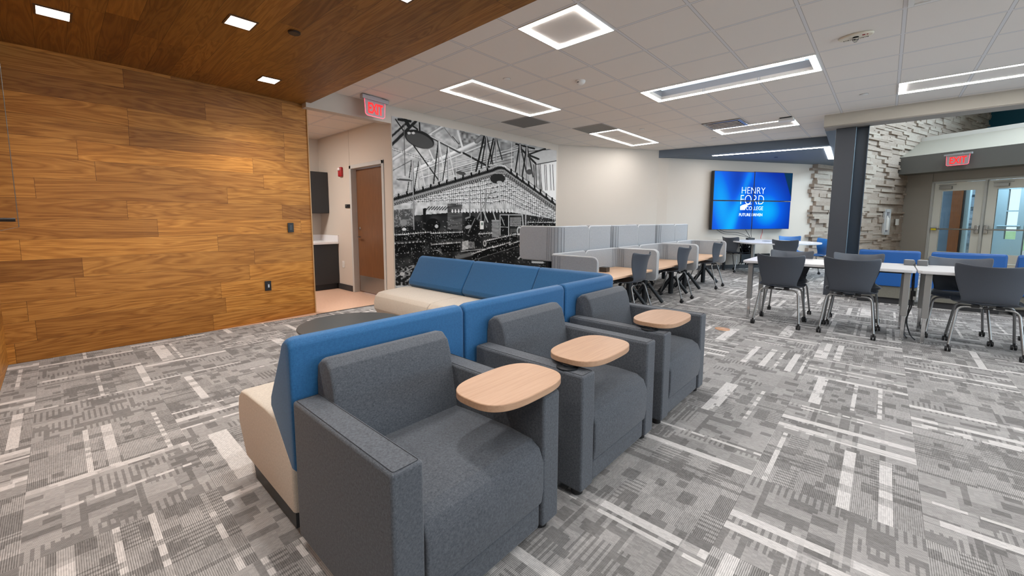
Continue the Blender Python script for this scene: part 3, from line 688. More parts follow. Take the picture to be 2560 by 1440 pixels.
# ================================================================== WALL THINGS
# mural print
def mural():
    X0, X1, Z0, Z1 = 3.474, 7.628, 0.12, 2.752
    W, H = 560, 354
    h = [790.1792749, -24.99201246, -2578.41831, 170.20880837, -922.00947898, 1996.15293730, 0.192264136, -0.0270195703]
    xs = np.linspace(X0, X1, W); zs = np.linspace(Z1, Z0, H); X, Z = np.meshgrid(xs, zs)
    d = h[6]*X + h[7]*Z + 1; U = (h[0]*X + h[1]*Z + h[2])/d; V = (h[3]*X + h[4]*Z + h[5])/d
    rg = np.random.default_rng(5)
    def nz(cx, cy, seed):
        r = np.random.default_rng(seed); g = r.random((int(1700/cy) + 3, int(1600/cx) + 3))
        a = np.clip((U + 80)/cx, 0, g.shape[1]-2.001); b_ = np.clip((V + 80)/cy, 0, g.shape[0]-2.001); i = a.astype(int); j = b_.astype(int); fa = a - i; fb = b_ - j
        fa = fa*fa*(3-2*fa); fb = fb*fb*(3-2*fb)
        return (g[j, i]*(1-fa) + g[j, i+1]*fa)*(1-fb) + (g[j+1, i]*(1-fa) + g[j+1, i+1]*fa)*fb
    I = 0.50 + 0.22*(nz(60, 45, 1) - 0.5) + 0.22*(nz(22, 18, 2) - 0.5)
    Hi = np.linalg.inv(np.array([[h[0], h[1], h[2]], [h[3], h[4], h[5]], [h[6], h[7], 1.0]]))
    def window(u0, v0, u1, v1):
        c = Hi @ np.array([[u0, u1, u0, u1], [v0, v0, v1, v1], [1, 1, 1, 1]], float); x = c[0]/c[2]; z = c[1]/c[2]
        i0 = int((x.min() - X0)/(X1 - X0)*(W-1)) - 1; i1 = int((x.max() - X0)/(X1 - X0)*(W-1)) + 2; j0 = int((Z1 - z.max())/(Z1 - Z0)*(H-1)) - 1; j1 = int((Z1 - z.min())/(Z1 - Z0)*(H-1)) + 2
        return slice(max(j0, 0), max(min(j1, H), 0)), slice(max(i0, 0), max(min(i1, W), 0))
    def seg(p, q, w_, val, soft=1.2, a=1.0):
        g = w_/2 + soft + 1; sl = window(min(p[0], q[0]) - g, min(p[1], q[1]) - g, max(p[0], q[0]) + g, max(p[1], q[1]) + g)
        Us, Vs = U[sl], V[sl]
        if Us.size == 0: return
        p = np.array(p, float); q = np.array(q, float); v = q - p; L = max((v*v).sum(), 1e-6)
        t = np.clip(((Us-p[0])*v[0] + (Vs-p[1])*v[1])/L, 0, 1)
        dd = np.hypot(Us - p[0] - t*v[0], Vs - p[1] - t*v[1]); k = np.clip((w_/2 - dd)/soft + 0.5, 0, 1)*a
        I[sl] = I[sl]*(1-k) + val*k
    def poly(P, val, a=1.0):
        ins = np.zeros(U.shape, bool); n = len(P)
        for i in range(n):
            x0, y0 = P[i]; x1, y1 = P[(i+1) % n]
            if y0 == y1: continue
            c = ((y0 > V) != (y1 > V)) & (U < (x1-x0)*(V-y0)/(y1-y0) + x0); ins ^= c
        if callable(val): v = val()
        else: v = val
        I[ins] = (I*(1-a) + v*a)[ins] if not np.isscalar(v) else I[ins]*(1-a) + v*a
    def ell(cx, cy, rx_, ry_, rot, val, a=1.0):
        c, s_ = math.cos(R(rot)), math.sin(R(rot)); u = (U-cx)*c + (V-cy)*s_; v = -(U-cx)*s_ + (V-cy)*c
        k = np.clip((1 - np.hypot(u/rx_, v/ry_))*20 + 0.5, 0, 1)*a; I[:] = I*(1-k) + val*k
    # roof and light zones
    poly([(60, 30), (420, 110), (420, 250), (60, 330)], lambda: 0.45 + 0.3*(nz(30, 24, 3) - 0.5))
    poly([(620, 150), (900, 230), (760, 330), (600, 330)], lambda: 0.30 + 0.45*(nz(20, 16, 4) - 0.4))
    poly([(950, 240), (1080, 270), (1060, 420), (960, 400)], lambda: 0.42 + 0.4*(nz(25, 30, 6) - 0.5))
    poly([(1200, 300), (1420, 300), (1420, 420), (1220, 440)], 0.62, 0.8)
    poly([(1270, 435), (1420, 400), (1420, 740), (1300, 640)], 0.80)
    for i in range(12): ell(1300 + 9*i, 560, 3, 90, 0, 0.7 + 0.06*(i % 3))
    # pipes and beams
    def pipe(p, q, w_, v=0.74):
        seg(p, q, w_ + 5, 0.12); seg(p, q, w_, v*0.75); seg((p[0], p[1] - w_*0.12), (q[0], q[1] - w_*0.12), w_*0.5, v)
    pipe((60, 395), (480, 120), 26); pipe((240, 480), (780, 240), 34, 0.82); pipe((760, 240), (800, 205), 34, 0.35); pipe((250, 500), (900, 235), 14)
    pipe((300, 540), (1120, 300), 12); pipe((420, 560), (1110, 265), 7); pipe((560, 420), (1240, 255), 9); pipe((70, 300), (420, 415), 9)
    for y in (0, 24, 52, 78): seg((560, 470 + y*0.5), (1060, 330 + y), 5, 0.10)
    for p, q, w_ in (((62, 270), (262, 75), 24), ((62, 200), (190, 85), 18), ((120, 60), (215, 75), 22), ((175, 60), (200, 110), 30), ((95, 60), (175, 175), 10), ((240, 270), (470, 590), 10), ((230, 110), (300, 160), 14),
                     ((650, 335), (860, 450), 16), ((1150, 280), (1330, 330), 0), ((1100, 330), (1420, 300), 6), ((1190, 345), (1320, 300), 14), ((1240, 430), (1420, 398), 7), ((560, 200), (610, 260), 6), ((1080, 262), (1230, 300), 14), ((1120, 300), (1240, 420), 16), ((1180, 350), (1265, 385), 16), ((70, 480), (225, 395), 5)):
        if w_: seg(p, q, w_, 0.05)
    seg((300, 160), (620, 330), 20, 0.10); seg((300, 156), (620, 322), 7, 0.68); seg((480, 130), (395, 180), 5, 0.2); seg((495, 132), (580, 240), 5, 0.2)
    seg((604, 155), (645, 300), 16, 0.78); seg((370, 310), (405, 390), 10, 0.72)
    for a_, c_, b_, w_ in ((447, 240, 590, 11), (523, 290, 560, 9), (228, 400, 690, 8), (287, 405, 650, 8), (838, 205, 455, 12), (915, 215, 420, 11), (1112, 262, 520, 12), (1168, 285, 560, 12)):
        seg((a_ - 2, c_), (a_ - 42, b_), w_, 0.05); seg((a_ + 4, c_), (a_ + 52, b_ - 30), w_*0.9, 0.66 if a_ < 800 else 0.08); seg((a_, c_), (a_ + 2, b_ - 10), w_, 0.16); seg((a_ + 2, c_), (a_ + 4, b_ - 10), w_*0.4, 0.72)
    seg((820, 200), (752, 490), 15, 0.04); seg((895, 220), (850, 430), 13, 0.04)
    for a_ in (1225, 1240, 1268, 1280, 1312, 1325, 1358, 1380): seg((a_, 430), (a_ + 10, 640), 8 if a_ < 1250 else 5, 0.10)
    seg((1045, 250), (1045, 470), 4, 0.8); seg((165, 100), (172, 520), 7, 0.16); seg((590, 370), (592, 560), 4, 0.6); seg((715, 340), (716, 500), 4, 0.6); seg((368, 440), (368, 620), 4, 0.7)
    ell(290, 222, 128, 68, 22, 0.05); ell(292, 232, 116, 54, 22, 0.115); ell(205, 172, 14, 10, 0, 0.8, 0.8); ell(240, 172, 14, 9, 0, 0.8, 0.8); seg((290, 90), (292, 150), 14, 0.06); seg((282, 90), (283, 150), 4, 0.75)
    ell(170, 552, 72, 16, 5, 0.55); ell(170, 556, 70, 9, 5, 0.12); ell(1190, 490, 26, 22, 0, 0.12); ell(630, 500, 40, 14, 10, 0.1)
    # hanging curtain of parts
    poly([(75, 745), (500, 640), (890, 555), (1010, 560), (1420, 790), (1420, 890), (1180, 850), (940, 812), (520, 835), (330, 832), (70, 875)], lambda: 0.56 + 0.35*(nz(26, 26, 8) - 0.5))
    poly([(75, 860), (520, 825), (940, 805), (1420, 880), (1420, 1420), (75, 1420)], lambda: 0.035 + 0.08*np.clip(nz(70, 50, 9) - 0.35, 0, 1))
    poly([(520, 750), (640, 750), (640, 960), (520, 960)], lambda: 0.06 + 0.12*(nz(60, 8, 10))); poly([(318, 790), (345, 785), (345, 960), (320, 960)], 0.03)
    poly([(75, 800), (250, 790), (250, 930), (75, 945)], lambda: 0.12 + 0.5*np.clip(nz(9, 9, 12) - 0.45, 0, 1))
    def rail(u):
        if u < 890: return 700 + (u - 75)/815*(462 - 700)
        if u < 1010: return 462 - 22*math.sin((u - 890)/120*PI*0.9)
        return 462 + (u - 1010)/400*(742 - 462)
    for u in range(86, 1412, 17):
        y = rail(u); near = 1 - abs(u - 940)/900; top = y + 62*near + 18; n_ = 5 if near < 0.6 else 6; dy = 50*near + 5; hh = 5 + 6*near
        end = top + (n_ - 0.4)*dy*0.75
        seg((u + 5, top - 20), (u + 5, end), 5 + 3*near, 0.30, 1.5, 0.75); seg((u, top - 24), (u, end + 6), 1.8 + near, 0.86)
        for k in range(n_):
            yy = top + k*dy*0.75 + rg.uniform(-4, 4); sgn = -1 if (k + u//17) % 2 else 1
            seg((u - hh*0.55, yy + 3), (u + hh*0.75, yy + 3), hh*0.8, 0.03); seg((u - hh*0.55, yy), (u + hh*0.55, yy), hh*0.62, rg.choice([0.95, 0.9, 0.7]))
            if rg.random() > 0.45: seg((u + sgn*3, yy + 3), (u + sgn*(6 + hh), yy + hh*1.1), 3 + 2*near, 0.03)
            if rg.random() > 0.7: seg((u + sgn*2, yy + hh), (u + sgn*(5 + hh*1.2), yy - hh*0.6), 2.4, 0.12)
    for u in range(345, 520, 22): seg((u, 800), (u + 26, 775), 9, 0.06)
    for u in range(560, 1060, 26): seg((u, 820), (u, 800), 10, 0.85); seg((u - 7, 812), (u + 8, 812), 5, 0.9); seg((u + 4, 826), (u + 4, 790), 2.5, 0.12)
    # chain and rail
    P = [(u, rail(u)) for u in range(75, 1411, 12)]
    for (a_, b_), (c_, d_) in zip(P, P[1:]):
        seg((a_, b_ + 46), (c_, d_ + 46), 46, 0.16); 
    for u in range(80, 1400, 8):
        y = rail(u); seg((u, y + 32), (u + 2, y + 44), 3.2, 0.62); seg((u + 3, y + 52), (u + 5, y + 62), 3.5, 0.02 if (u//8) % 2 else 0.5)
    ell(930, 545, 62, 42, 0, 0.05); ell(945, 575, 22, 12, 0, 0.5); seg((945, 570), (945, 720), 10, 0.5); seg((880, 500), (1000, 500), 10, 0.4)
    for (a_, b_), (c_, d_) in zip(P, P[1:]):
        seg((a_, b_ + 8), (c_, d_ + 8), 34, 0.04); seg((a_, b_ - 2), (c_, d_ - 2), 22, 0.62 if a_ < 900 or a_ > 1000 else 0.72); seg((a_, b_ - 12), (c_, d_ - 12), 4, 0.08); seg((a_, b_ + 4), (c_, d_ + 4), 4, 0.35)
    for u in list(range(120, 900, 66)) + list(range(1040, 1400, 48)):
        y = rail(u); seg((u, y - 14), (u, y + 20), 14, 0.03); seg((u - 12, y + 22), (u + 12, y + 16), 8, 0.04)
    seg((236, 400), (245, 960), 8, 0.42); seg((240, 400), (249, 960), 3, 0.05); ell(238, 790, 22, 45, 0, 0.3, 0.6)
    for a_, b_ in ((790, 840), (835, 845), (880, 770), (700, 760)): seg((a_, 640), (b_ - 20 if a_ > 800 else a_ + 5, 900), 8, 0.28)
    for p, q in (((800, 780), (850, 900)), ((880, 780), (920, 900)), ((1130, 820), (1140, 940)), ((1160, 820), (1160, 920))): seg(p, q, 9, 0.5); 
    # people-like dark masses, stacks, racks
    ell(720, 930, 52, 80, 0, 0.02); ell(690, 940, 26, 14, -20, 0.45); seg((670, 870), (700, 860), 12, 0.3); seg((745, 870), (690, 990), 5, 0.3); ell(400, 930, 60, 60, 0, 0.02); ell(430, 935, 14, 14, 0, 0.6)
    ell(160, 905, 30, 26, 0, 0.3); ell(165, 960, 18, 12, 0, 0.7)
    for k in range(12): seg((884 + (k % 2)*3, 888 + k*12), (940, 888 + k*12), 8, 0.42); seg((884, 894 + k*12), (940, 894 + k*12), 2, 0.04)
    poly([(950, 840), (1015, 850), (1015, 1010), (950, 1000)], 0.03); seg((950, 840), (1130, 842), 6, 0.6); seg((950, 840), (950, 1010), 6, 0.5); seg((1020, 845), (1020, 1015), 6, 0.6); seg((950, 940), (1020, 943), 5, 0.4); seg((960, 860), (985, 925), 5, 0.5)
    for r_ in range(5):
        for c_ in range(9): seg((1036 + c_*10, 865 + r_*15), (1036 + c_*10, 872 + r_*15), 5, 0.6)
    for c_ in range(9): seg((1036 + c_*10, 955), (1036 + c_*10, 985), 3, 0.3)
    ell(1105, 970, 18, 34, 5, 0.62); ell(1105, 972, 10, 22, 5, 0.12); ell(1132, 945, 14, 16, 0, 0.6); seg((1060, 1000), (1150, 1005), 10, 0.75); seg((1150, 900), (1150, 1000), 4, 0.1)
    # rows of engine blocks
    def row(p, q, hgt, n_, lo=0.02):
        p = np.array(p, float); q = np.array(q, float)
        poly([tuple(p), tuple(q), (q[0], q[1] + hgt), (p[0], p[1] + hgt)], lo)
        for k in range(n_):
            t_ = k/(n_ - 1); c_ = p*(1-t_) + q*t_; s_ = rg.uniform(4, 9)
            seg((c_[0] - s_, c_[1] - 2), (c_[0] + s_, c_[1] - 3), 5, rg.choice([0.5, 0.75, 0.9])); seg((c_[0], c_[1] - 11), (c_[0], c_[1]), 4, rg.choice([0.3, 0.8]))
            if rg.random() > 0.4: ell(c_[0], c_[1] + hgt*rg.uniform(0.2, 0.8), 2.5, 2.5, 0, 0.6)
    row((85, 1008), (640, 985), 50, 34); row((200, 1000), (380, 985), 20, 10); row((780, 1000), (880, 995), 20, 9); row((390, 1088), (620, 1070), 70, 18); row((90, 1080), (330, 1062), 80, 9)
    row((720, 1165), (890, 1105), 60, 12); row((895, 1110), (1030, 1070), 50, 10); row((1030, 1085), (1150, 1045), 45, 9); row((820, 1060), (1090, 1000), 40, 20)
    for k in range(4): seg((395 + k*14, 1130), (470 + k*3, 1128 + k*12), 3, 0.4)
    poly([(640, 1060), (690, 1050), (690, 1120), (640, 1130)], lambda: 0.55 + 0.3*(nz(10, 10, 20) - .5)); poly([(690, 1060), (740, 1060), (745, 1120), (690, 1115)], lambda: 0.25 + 0.3*(nz(8, 8, 21) - .5)); ell(825, 1075, 14, 26, 0, 0.5); ell(824, 1075, 7, 14, 0, 0.1)
    seg((600, 1190), (720, 1160), 30, 0.3, 8, 0.6); seg((630, 1140), (830, 1120), 4, 0.7); seg((720, 1215), (1150, 1080), 3, 0.25)
    for k in range(9): ell(110 + k*30, 1160 - k*3, 3, 3, 0, 0.55)
    poly([(75, 1280), (260, 1250), (250, 1420), (75, 1420)], lambda: 0.04 + 0.5*np.clip(nz(16, 12, 23) - 0.55, 0, 1)*2); ell(150, 1325, 20, 16, 0, 0.55); seg((100, 1350), (240, 1270), 5, 0.5)
    row((1180, 905), (1400, 905), 60, 12); row((1160, 1000), (1400, 985), 60, 10)
    for k in range(60): u = rg.uniform(1130, 1410); v = rg.uniform(850, 1000); seg((u, v), (u + rg.uniform(-3, 3), v + rg.uniform(4, 16)), 3, rg.uniform(0.2, 0.7))
    seg((1215, 1228), (1300, 1232), 16, 0.55); seg((1100, 1200), (1150, 1150), 12, 0.5)
    for k in range(900):
        u, v = rg.uniform(80, 1410), rg.uniform(880, 1300); s_ = rg.uniform(2, 6)
        if k % 2: seg((u, v), (u + rg.uniform(-12, 12), v + rg.uniform(-4, 4)), s_*0.7, rg.uniform(0.15, 0.65), 1.2, 0.8)
        else: seg((u, v), (u, v + s_), s_, rg.uniform(0.1, 0.5), 1.2, 0.7)
    I[:] = np.clip((I - 0.02)*1.0, 0.006, 0.92)**1.15
    # mesh
    nx, nzv = W, H
    co_ = np.empty((H, W, 3), np.float32); co_[..., 0] = X; co_[..., 1] = 5.386; co_[..., 2] = Z
    me = bpy.data.meshes.new('mural'); idx = np.arange(H*W).reshape(H, W)
    f = np.stack([idx[:-1, :-1], idx[1:, :-1], idx[1:, 1:], idx[:-1, 1:]], -1).reshape(-1, 4)
    me.vertices.add(H*W); me.vertices.foreach_set('co', co_.ravel()); me.loops.add(f.size); me.loops.foreach_set('vertex_index', f.ravel().astype(np.int32))
    me.polygons.add(len(f)); me.polygons.foreach_set('loop_start', np.arange(0, f.size, 4, dtype=np.int32)); me.polygons.foreach_set('loop_total', np.full(len(f), 4, np.int32))
    me.update(); ca = me.color_attributes.new('print', 'FLOAT_COLOR', 'POINT')
    g = np.clip(I, 0, 1).ravel(); c = np.stack([g, g*0.995, g*0.985, np.ones_like(g)], -1).astype(np.float32); ca.data.foreach_set('color', c.ravel())
    m = mat('printed_wallcovering', (0.5, 0.5, 0.5), 0.75, spec=0.1); t = NT(m); a = t.n.new('ShaderNodeVertexColor'); a.layer_name = 'print'
    t.link(a.outputs[0], t.b.inputs['Base Color']); me.materials.append(m)
    o = bpy.data.objects.new('wall_mural_print', me); link(o)
    tag(o, 'large black and white mural of an old factory assembly line', 'mural')
mural()
t = thing('thermostat', 'small white thermostat on the mural wall', 'thermostat', (5.30, 5.385, 1.146))
b = B(); box(b, (-0.045, -0.022, -0.075), (0.045, -0.001, 0.075)); mk('case', b, MT['white'], t, bevel=0.006)
b = B(); box(b, (-0.026, -0.025, 0.0), (0.026, -0.021, 0.05)); mk('display', b, mat('grey_lcd', sr(120, 132, 122), 0.3), t)

# video wall
A2 = Vector((TW0[0], TW0[1], 0)); TD = (Vector((TW1[0], TW1[1], 0)) - A2).normalized(); TN = Vector((TD.y, -TD.x, 0)); TN = TN if TN.x < 0 else -TN
TC = Vector((12.161, 2.626, 0)) + TN * 0.0
def onT(s_, z, o_): return TC + TD * s_ + TN * o_ + Vector((0, 0, z))
def screen_mat():
    m = bpy.data.materials.new('lit_blue_screen'); m.use_nodes = True; t = NT(m)
    p = t.pos(); n = t.n.new('ShaderNodeVectorMath'); n.operation = 'SUBTRACT'; t.link(p, n.inputs[0]); n.inputs[1].default_value = tuple(TC)
    d = t.n.new('ShaderNodeVectorMath'); d.operation = 'DOT_PRODUCT'; t.link(n.outputs[0], d.inputs[0]); d.inputs[1].default_value = tuple(TD)
    s_ = d.outputs['Value']; z = t.sub(t.xyz(p)[2], 1.72)
    def gl(cs, cz, rs, rz, rot=0.0):
        c, s2 = math.cos(rot), math.sin(rot); a = t.sub(s_, cs); b_ = t.sub(z, cz)
        u = t.mul(t.add(t.mul(a, c), t.mul(b_, s2)), 1/rs); v = t.mul(t.sub(t.mul(b_, c), t.mul(a, s2)), 1/rz)
        return t.math('EXPONENT', t.mul(t.add(t.mul(u, u), t.mul(v, v)), -1.0))
    g = t.add(t.mul(gl(-0.95, -0.1, 0.42, 1.3, 0.25), 0.75), t.add(t.mul(gl(-0.35, 0.15, 0.16, 1.2, -0.35), 0.5), t.mul(gl(0.45, -0.25, 0.55, 0.5), 0.85)))
    g = t.add(g, t.mul(gl(0.15, 0.5, 0.5, 0.25, -0.3), 0.25))
    col = t.ramp(g, [(0.0, (0.0, 0.02, 0.32)), (0.45, (0.0, 0.11, 0.78)), (0.95, (0.0, 0.50, 1.0))])
    cut = t.gt(t.add(t.mul(s_, 1.0), t.mul(z, 0.45)), 1.25)
    col = t.mix(cut, col, (0.0, 0.03, 0.09))
    t.b.inputs['Base Color'].default_value = (0, 0, 0, 1); t.b.inputs['Roughness'].default_value = 0.3; t.b.inputs['Specular IOR Level'].default_value = 0.05
    t.link(col, t.b.inputs['Emission Color']); t.b.inputs['Emission Strength'].default_value = 1.05
    return m
SM = screen_mat(); lm = emit('white_logo', (0.75, 0.88, 1.0), 1.0)
tvs = []
for i, (s0, s1, z0, z1, lb) in enumerate(((-1.215, -0.004, 1.724, 2.44, 'upper left blue screen of the video wall'), (0.004, 1.215, 1.728, 2.45, 'upper right blue screen of the video wall'),
                                    (-1.215, -0.004, 1.005, 1.716, 'lower left blue screen of the video wall'), (0.004, 1.205, 1.01, 1.718, 'lower right blue screen of the video wall'))):
    t = thing('screen', lb, 'television', tuple(onT((s0+s1)/2, (z0+z1)/2, 0)), group='four screens of the video wall'); hs, hz = (s1-s0)/2, (z1-z0)/2
    b = B(); obox(b, TN*0.115, TD*hs, TN*0.045, (0, 0, hz)); obox(b, TN*0.035, TD*0.25, TN*0.034, (0, 0, 0.2)); mk('case', b, MT['black'], t, bevel=0.003)
    b = B(); obox(b, TN*0.1607, TD*(hs - 0.010), TN*0.0008, (0, 0, hz - 0.010)); mk('display_panel', b, SM, t)
    tvs.append((t, s0, s1, z0, z1))
# writing split at the screen gaps: each screen carries its own share
def write(body, sa, sb, za, zb, w_=0.0):
    o = text('lettering', body, lm, 0.2, (0, 0, 0), (1, 0, 0), (0, 1, 0), depth=0.0012, font_w=w_)
    me = o.data; bpy.data.objects.remove(o)
    xs_ = [v.co.x for v in me.vertices]; ys_ = [v.co.y for v in me.vertices]; x0_, x1_, y0_, y1_ = min(xs_), max(xs_), min(ys_), max(ys_)
    for v in me.vertices: v.co.x = sa + (v.co.x - x0_)/(x1_ - x0_)*(sb - sa); v.co.y = za + (v.co.y - y0_)/(y1_ - y0_)*(zb - za)
    for t, s0, s1, z0, z1 in tvs:
        bm = bmesh.new(); bm.from_mesh(me)
        
        for no, c_ in (((1, 0, 0), (s1 - 0.012, 0, 0)), ((-1, 0, 0), (s0 + 0.012, 0, 0)), ((0, 1, 0), (0, z1 - 0.012, 0)), ((0, -1, 0), (0, z0 + 0.012, 0))):
            bmesh.ops.bisect_plane(bm, geom=bm.verts[:] + bm.edges[:] + bm.faces[:], plane_co=c_, plane_no=no, clear_outer=True)
        if len(bm.faces) == 0: bm.free(); continue
        m2 = bpy.data.meshes.new('lettering')
        cs, cz = (s0+s1)/2, (z0+z1)/2
        for v in bm.verts:
            s2, z2, d2 = v.co; v.co = TD*(s2 - cs) + TN*(0.1635 + d2) + Vector((0, 0, z2 - cz))
        bm.to_mesh(m2); bm.free(); m2.materials.append(lm); q = bpy.data.objects.new('lettering', m2); link(q); q.parent = t
write('HENRY', -0.37, 0.35, 1.90, 2.06, -0.0045); write('FORD', -0.39, 0.33, 1.635, 1.865, -0.0045)
write('COLLEGE', -0.21, 0.32, 1.495, 1.585, -0.002); write('FUTURE DRIVEN', -0.41, 0.31, 1.34, 1.41, 0.0)
# road-shaped emblem beside COLLEGE
t, s0, s1, z0, z1 = tvs[2]; b = B(); P = [(-0.39, 1.495), (-0.245, 1.495), (-0.225, 1.55), (-0.18, 1.60), (-0.12, 1.63), (-0.05, 1.643), (-0.05, 1.652), (-0.15, 1.648), (-0.25, 1.635), (-0.33, 1.612), (-0.39, 1.585)]
f = [b.verts.new(TD*(p - (s0+s1)/2) + TN*0.164 + Vector((0, 0, q - (z0+z1)/2))) for p, q in P]; b.faces.new(f); mk('emblem', b, lm, t)
# cables under the screens
def cable(name, pts, r, m, label, group=None):
    b = B(); tube(b, rounded(pts, 0.5, 8), r, 6); return tag(mk(name, b, m, smooth=True), label, 'cable', group)
TT = Vector((0, 0, 0.86))
bx = onT(-0.16, 0, 0.30)
cable('screen_cable', [onT(-0.98, 0.999, 0.08), onT(-0.8, 0.90, 0.08), onT(-0.45, 0.88, 0.12), Vector((bx.x, bx.y, 0.80))], 0.006, MT['black'], 'thin black cable drooping from the lower left screen, lower of two', 'cables under the video wall')
cable('screen_cable', [onT(-0.88, 0.999, 0.06), onT(-0.7, 0.94, 0.06), onT(-0.35, 0.93, 0.12), Vector((bx.x, bx.y, 0.80))], 0.006, MT['black'], 'thin black cable drooping from the lower left screen, upper of two', 'cables under the video wall')
cable('screen_cable', [onT(-0.1, 0.999, 0.08), onT(-0.14, 0.9, 0.2), Vector((bx.x + .02, bx.y, 0.80))], 0.006, MT['black'], 'short black cable from the screen gap to the small black box', 'cables under the video wall')
cable('screen_cable', [onT(0.08, 0.999, 0.08), onT(-0.05, 0.9, 0.2), Vector((bx.x + .04, bx.y - .02, 0.80))], 0.005, MT['black'], 'black cable slanting from the lower right screen to the small black box', 'cables under the video wall')
cable('screen_cable', [onT(0.46, 0.999, 0.06), onT(0.46, 0.9, 0.06), onT(0.40, 0.83, 0.08), onT(0.36, 0.765, 0.12)], 0.006, mat('red_cable', sr(190, 50, 50), 0.5), 'red cable hanging below the lower right screen')

# wall plates on the timber wall
def plate(name, x, y, z, label, outlet):
    t = thing(name, label, 'switch' if not outlet else 'outlet', (x, y, z))
    b = B(); box(b, (-0.036, -0.007, -0.06), (0.036, 0.0, 0.06)); mk('cover_plate', b, MT['black'], t, bevel=0.004)
    b = B(); box(b, (-0.017, -0.010, -0.034), (0.017, -0.006, 0.034)); mk('insert', b, mat('dark_insert', sr(48, 48, 52), 0.35), t, bevel=0.002)
    if outlet:
        b = B(); box(b, (-0.002, -0.0115, -0.02), (0.013, -0.0095, 0.018)); mk('white_tag', b, mat('pale_usb_port', sr(205, 215, 225), 0.4), t)
    return t
plate('wall_switch', 2.033, 5.495, 1.144, 'black switch plate high on the timber wall', False)
plate('wall_outlet', 1.728, 5.478, 0.438, 'black outlet with a pale port low on the timber wall', True)
# clear panel at the left wall
t = thing('acrylic_panel', 'clear acrylic panel standing off the left timber wall', 'panel', (-0.172, 3.42, 1.19))
b = B(); prism(b, [(-1.4, 0.0), (1.03, 0.0), (1.03, 1.22), (0.95, 1.30), (-1.4, 1.30)], -0.005, 0.005, 'x'); mk('clear_sheet', b, MT['acrylic'], t)
b = B()
for p, q in (((-1.4, 0.0), (1.03, 0.0)), ((1.03, 0.0), (1.03, 1.22)), ((1.03, 1.22), (0.95, 1.30)), ((0.95, 1.30), (-1.4, 1.30))): tube(b, [(0, p[0], p[1]), (0, q[0], q[1])], 0.0022, 5)
mk('polished_edge', b, mat('polished_edge', sr(110, 108, 104), 0.2), t)
for y, z in ((0.55, 0.05), (0.55, 1.2), (-1.2, 0.05), (-1.2, 1.2)):
    b = B(); tube(b, [(-0.174, y, z), (0.008, y, z)], 0.012, 10); mk('standoff', b, MT['black'], t)

# kitchenette
def cabinet(name, x0, x1, y0, y1, z0, z1, label, kick=False):
    t = thing(name, label, 'cabinet', (x0, y0, z0)); 
    b = B(); box(b, (0, 0.02, 0.1 if kick else 0), (x1-x0, y1-y0, z1-z0)); 
    if kick: box(b, (0, 0.07, 0), (x1-x0, y1-y0, 0.1))
    mk('body', b, MT['cabinet'], t)
    return t
t = cabinet('base_cabinet', 1.9, 3.458, 7.18, 7.845, 0, 0.815, 'black base cabinet under the white counter', True)
for i, (a_, b_) in enumerate(((0.0, 0.48), (0.485, 1.02), (1.03, 1.555))):
    b = B(); box(b, (a_ + 0.003, 0, 0.105), (b_ - 0.003, 0.02, 0.81)); mk('door', b, MT['cabinet'], t, bevel=0.001)
t = cabinet('wall_cabinet', 1.9, 3.458, 7.48, 7.845, 1.364, 2.10, 'black wall cabinet above the white counter')
for a_, b_ in ((0.0, 0.48), (0.485, 1.06), (1.07, 1.555)):
    b = B(); box(b, (a_ + 0.003, 0, 0.003), (b_ - 0.003, 0.02, 0.733)); mk('door', b, MT['cabinet'], t, bevel=0.001)
t = thing('counter', 'white countertop with backsplash in the kitchenette', 'countertop', (1.9, 7.15, 0.815))
b = B(); box(b, (0, 0, 0), (1.558, 0.70, 0.04)); mk('slab', b, MT['white_counter'], t, bevel=0.004)
b = B(); box(b, (0, 0.68, 0.04), (1.558, 0.70, 0.15)); mk('backsplash', b, MT['white_counter'], t); b = B(); box(b, (1.538, 0.0, 0.04), (1.558, 0.68, 0.15)); mk('side_splash', b, MT['white_counter'], t)
# kitchenette door
t = thing('door_3', None, None, (3.46, 5.62, 0)); t['kind'] = 'structure'
b = B(); box(b, (0.085, 0.05, 0.01), (0.13, 0.99, 2.08)); mk('door_leaf', b, MT['door_wood'], t)
b = B()
for y in (-0.015, 0.99): box(b, (-0.015, y, 0), (0.135, y + 0.055, 2.145))
box(b, (-0.015, -0.015, 2.09), (0.135, 1.045, 2.15)); 
mk('door_frame', b, MT['frame_grey'], t, bevel=0.003)
b = B(); box(b, (0.082, 0.07, 0.02), (0.085, 0.97, 0.29)); mk('kick_plate', b, MT['steel'], t)
b = B(); tube(b, rounded([(0.085, 0.91, 0.955), (0.03, 0.91, 0.955), (0.03, 0.80, 0.955)], 0.02), 0.010, 8); lathe(b, [(0.03, 0), (0.03, 0.01)], (0, 0, 0), 4) if False else None
h_ = mk('door_handle', b, MT['chrome'], t, smooth=True)
b = B(); obox(b, (0.078, 0.91, 1.10), (0.008, 0, 0), (0, 0.022, 0), (0, 0, 0.022)); mk('deadbolt', b, MT['chrome'], t, bevel=0.006)
t = thing('fire_alarm', 'red fire alarm horn strobe on the beige wall beside the brown door', 'alarm', (3.458, 6.95, 2.065))
b = B(); box(b, (-0.045, -0.055, -0.08), (0, 0.055, 0.08)); mk('case', b, MT['red'], t, bevel=0.012)
b = B(); box(b, (-0.065, -0.035, 0.02), (-0.043, 0.035, 0.07)); mk('strobe_lens', b, mat('pale_lens', sr(225, 215, 215), 0.2), t, bevel=0.008)
t = thing('card_reader', 'small black room sign beside the brown door', 'card reader', (3.458, 6.78, 1.475))
b = B(); box(b, (-0.015, -0.09, -0.03), (0, 0.06, 0.03)); mk('case', b, MT['black'], t, bevel=0.003)
b = B(); box(b, (-0.017, 0.0, 0.0), (-0.0145, 0.04, 0.02)); mk('led_window', b, mat('grey_window', sr(90, 95, 100), 0.3), t)
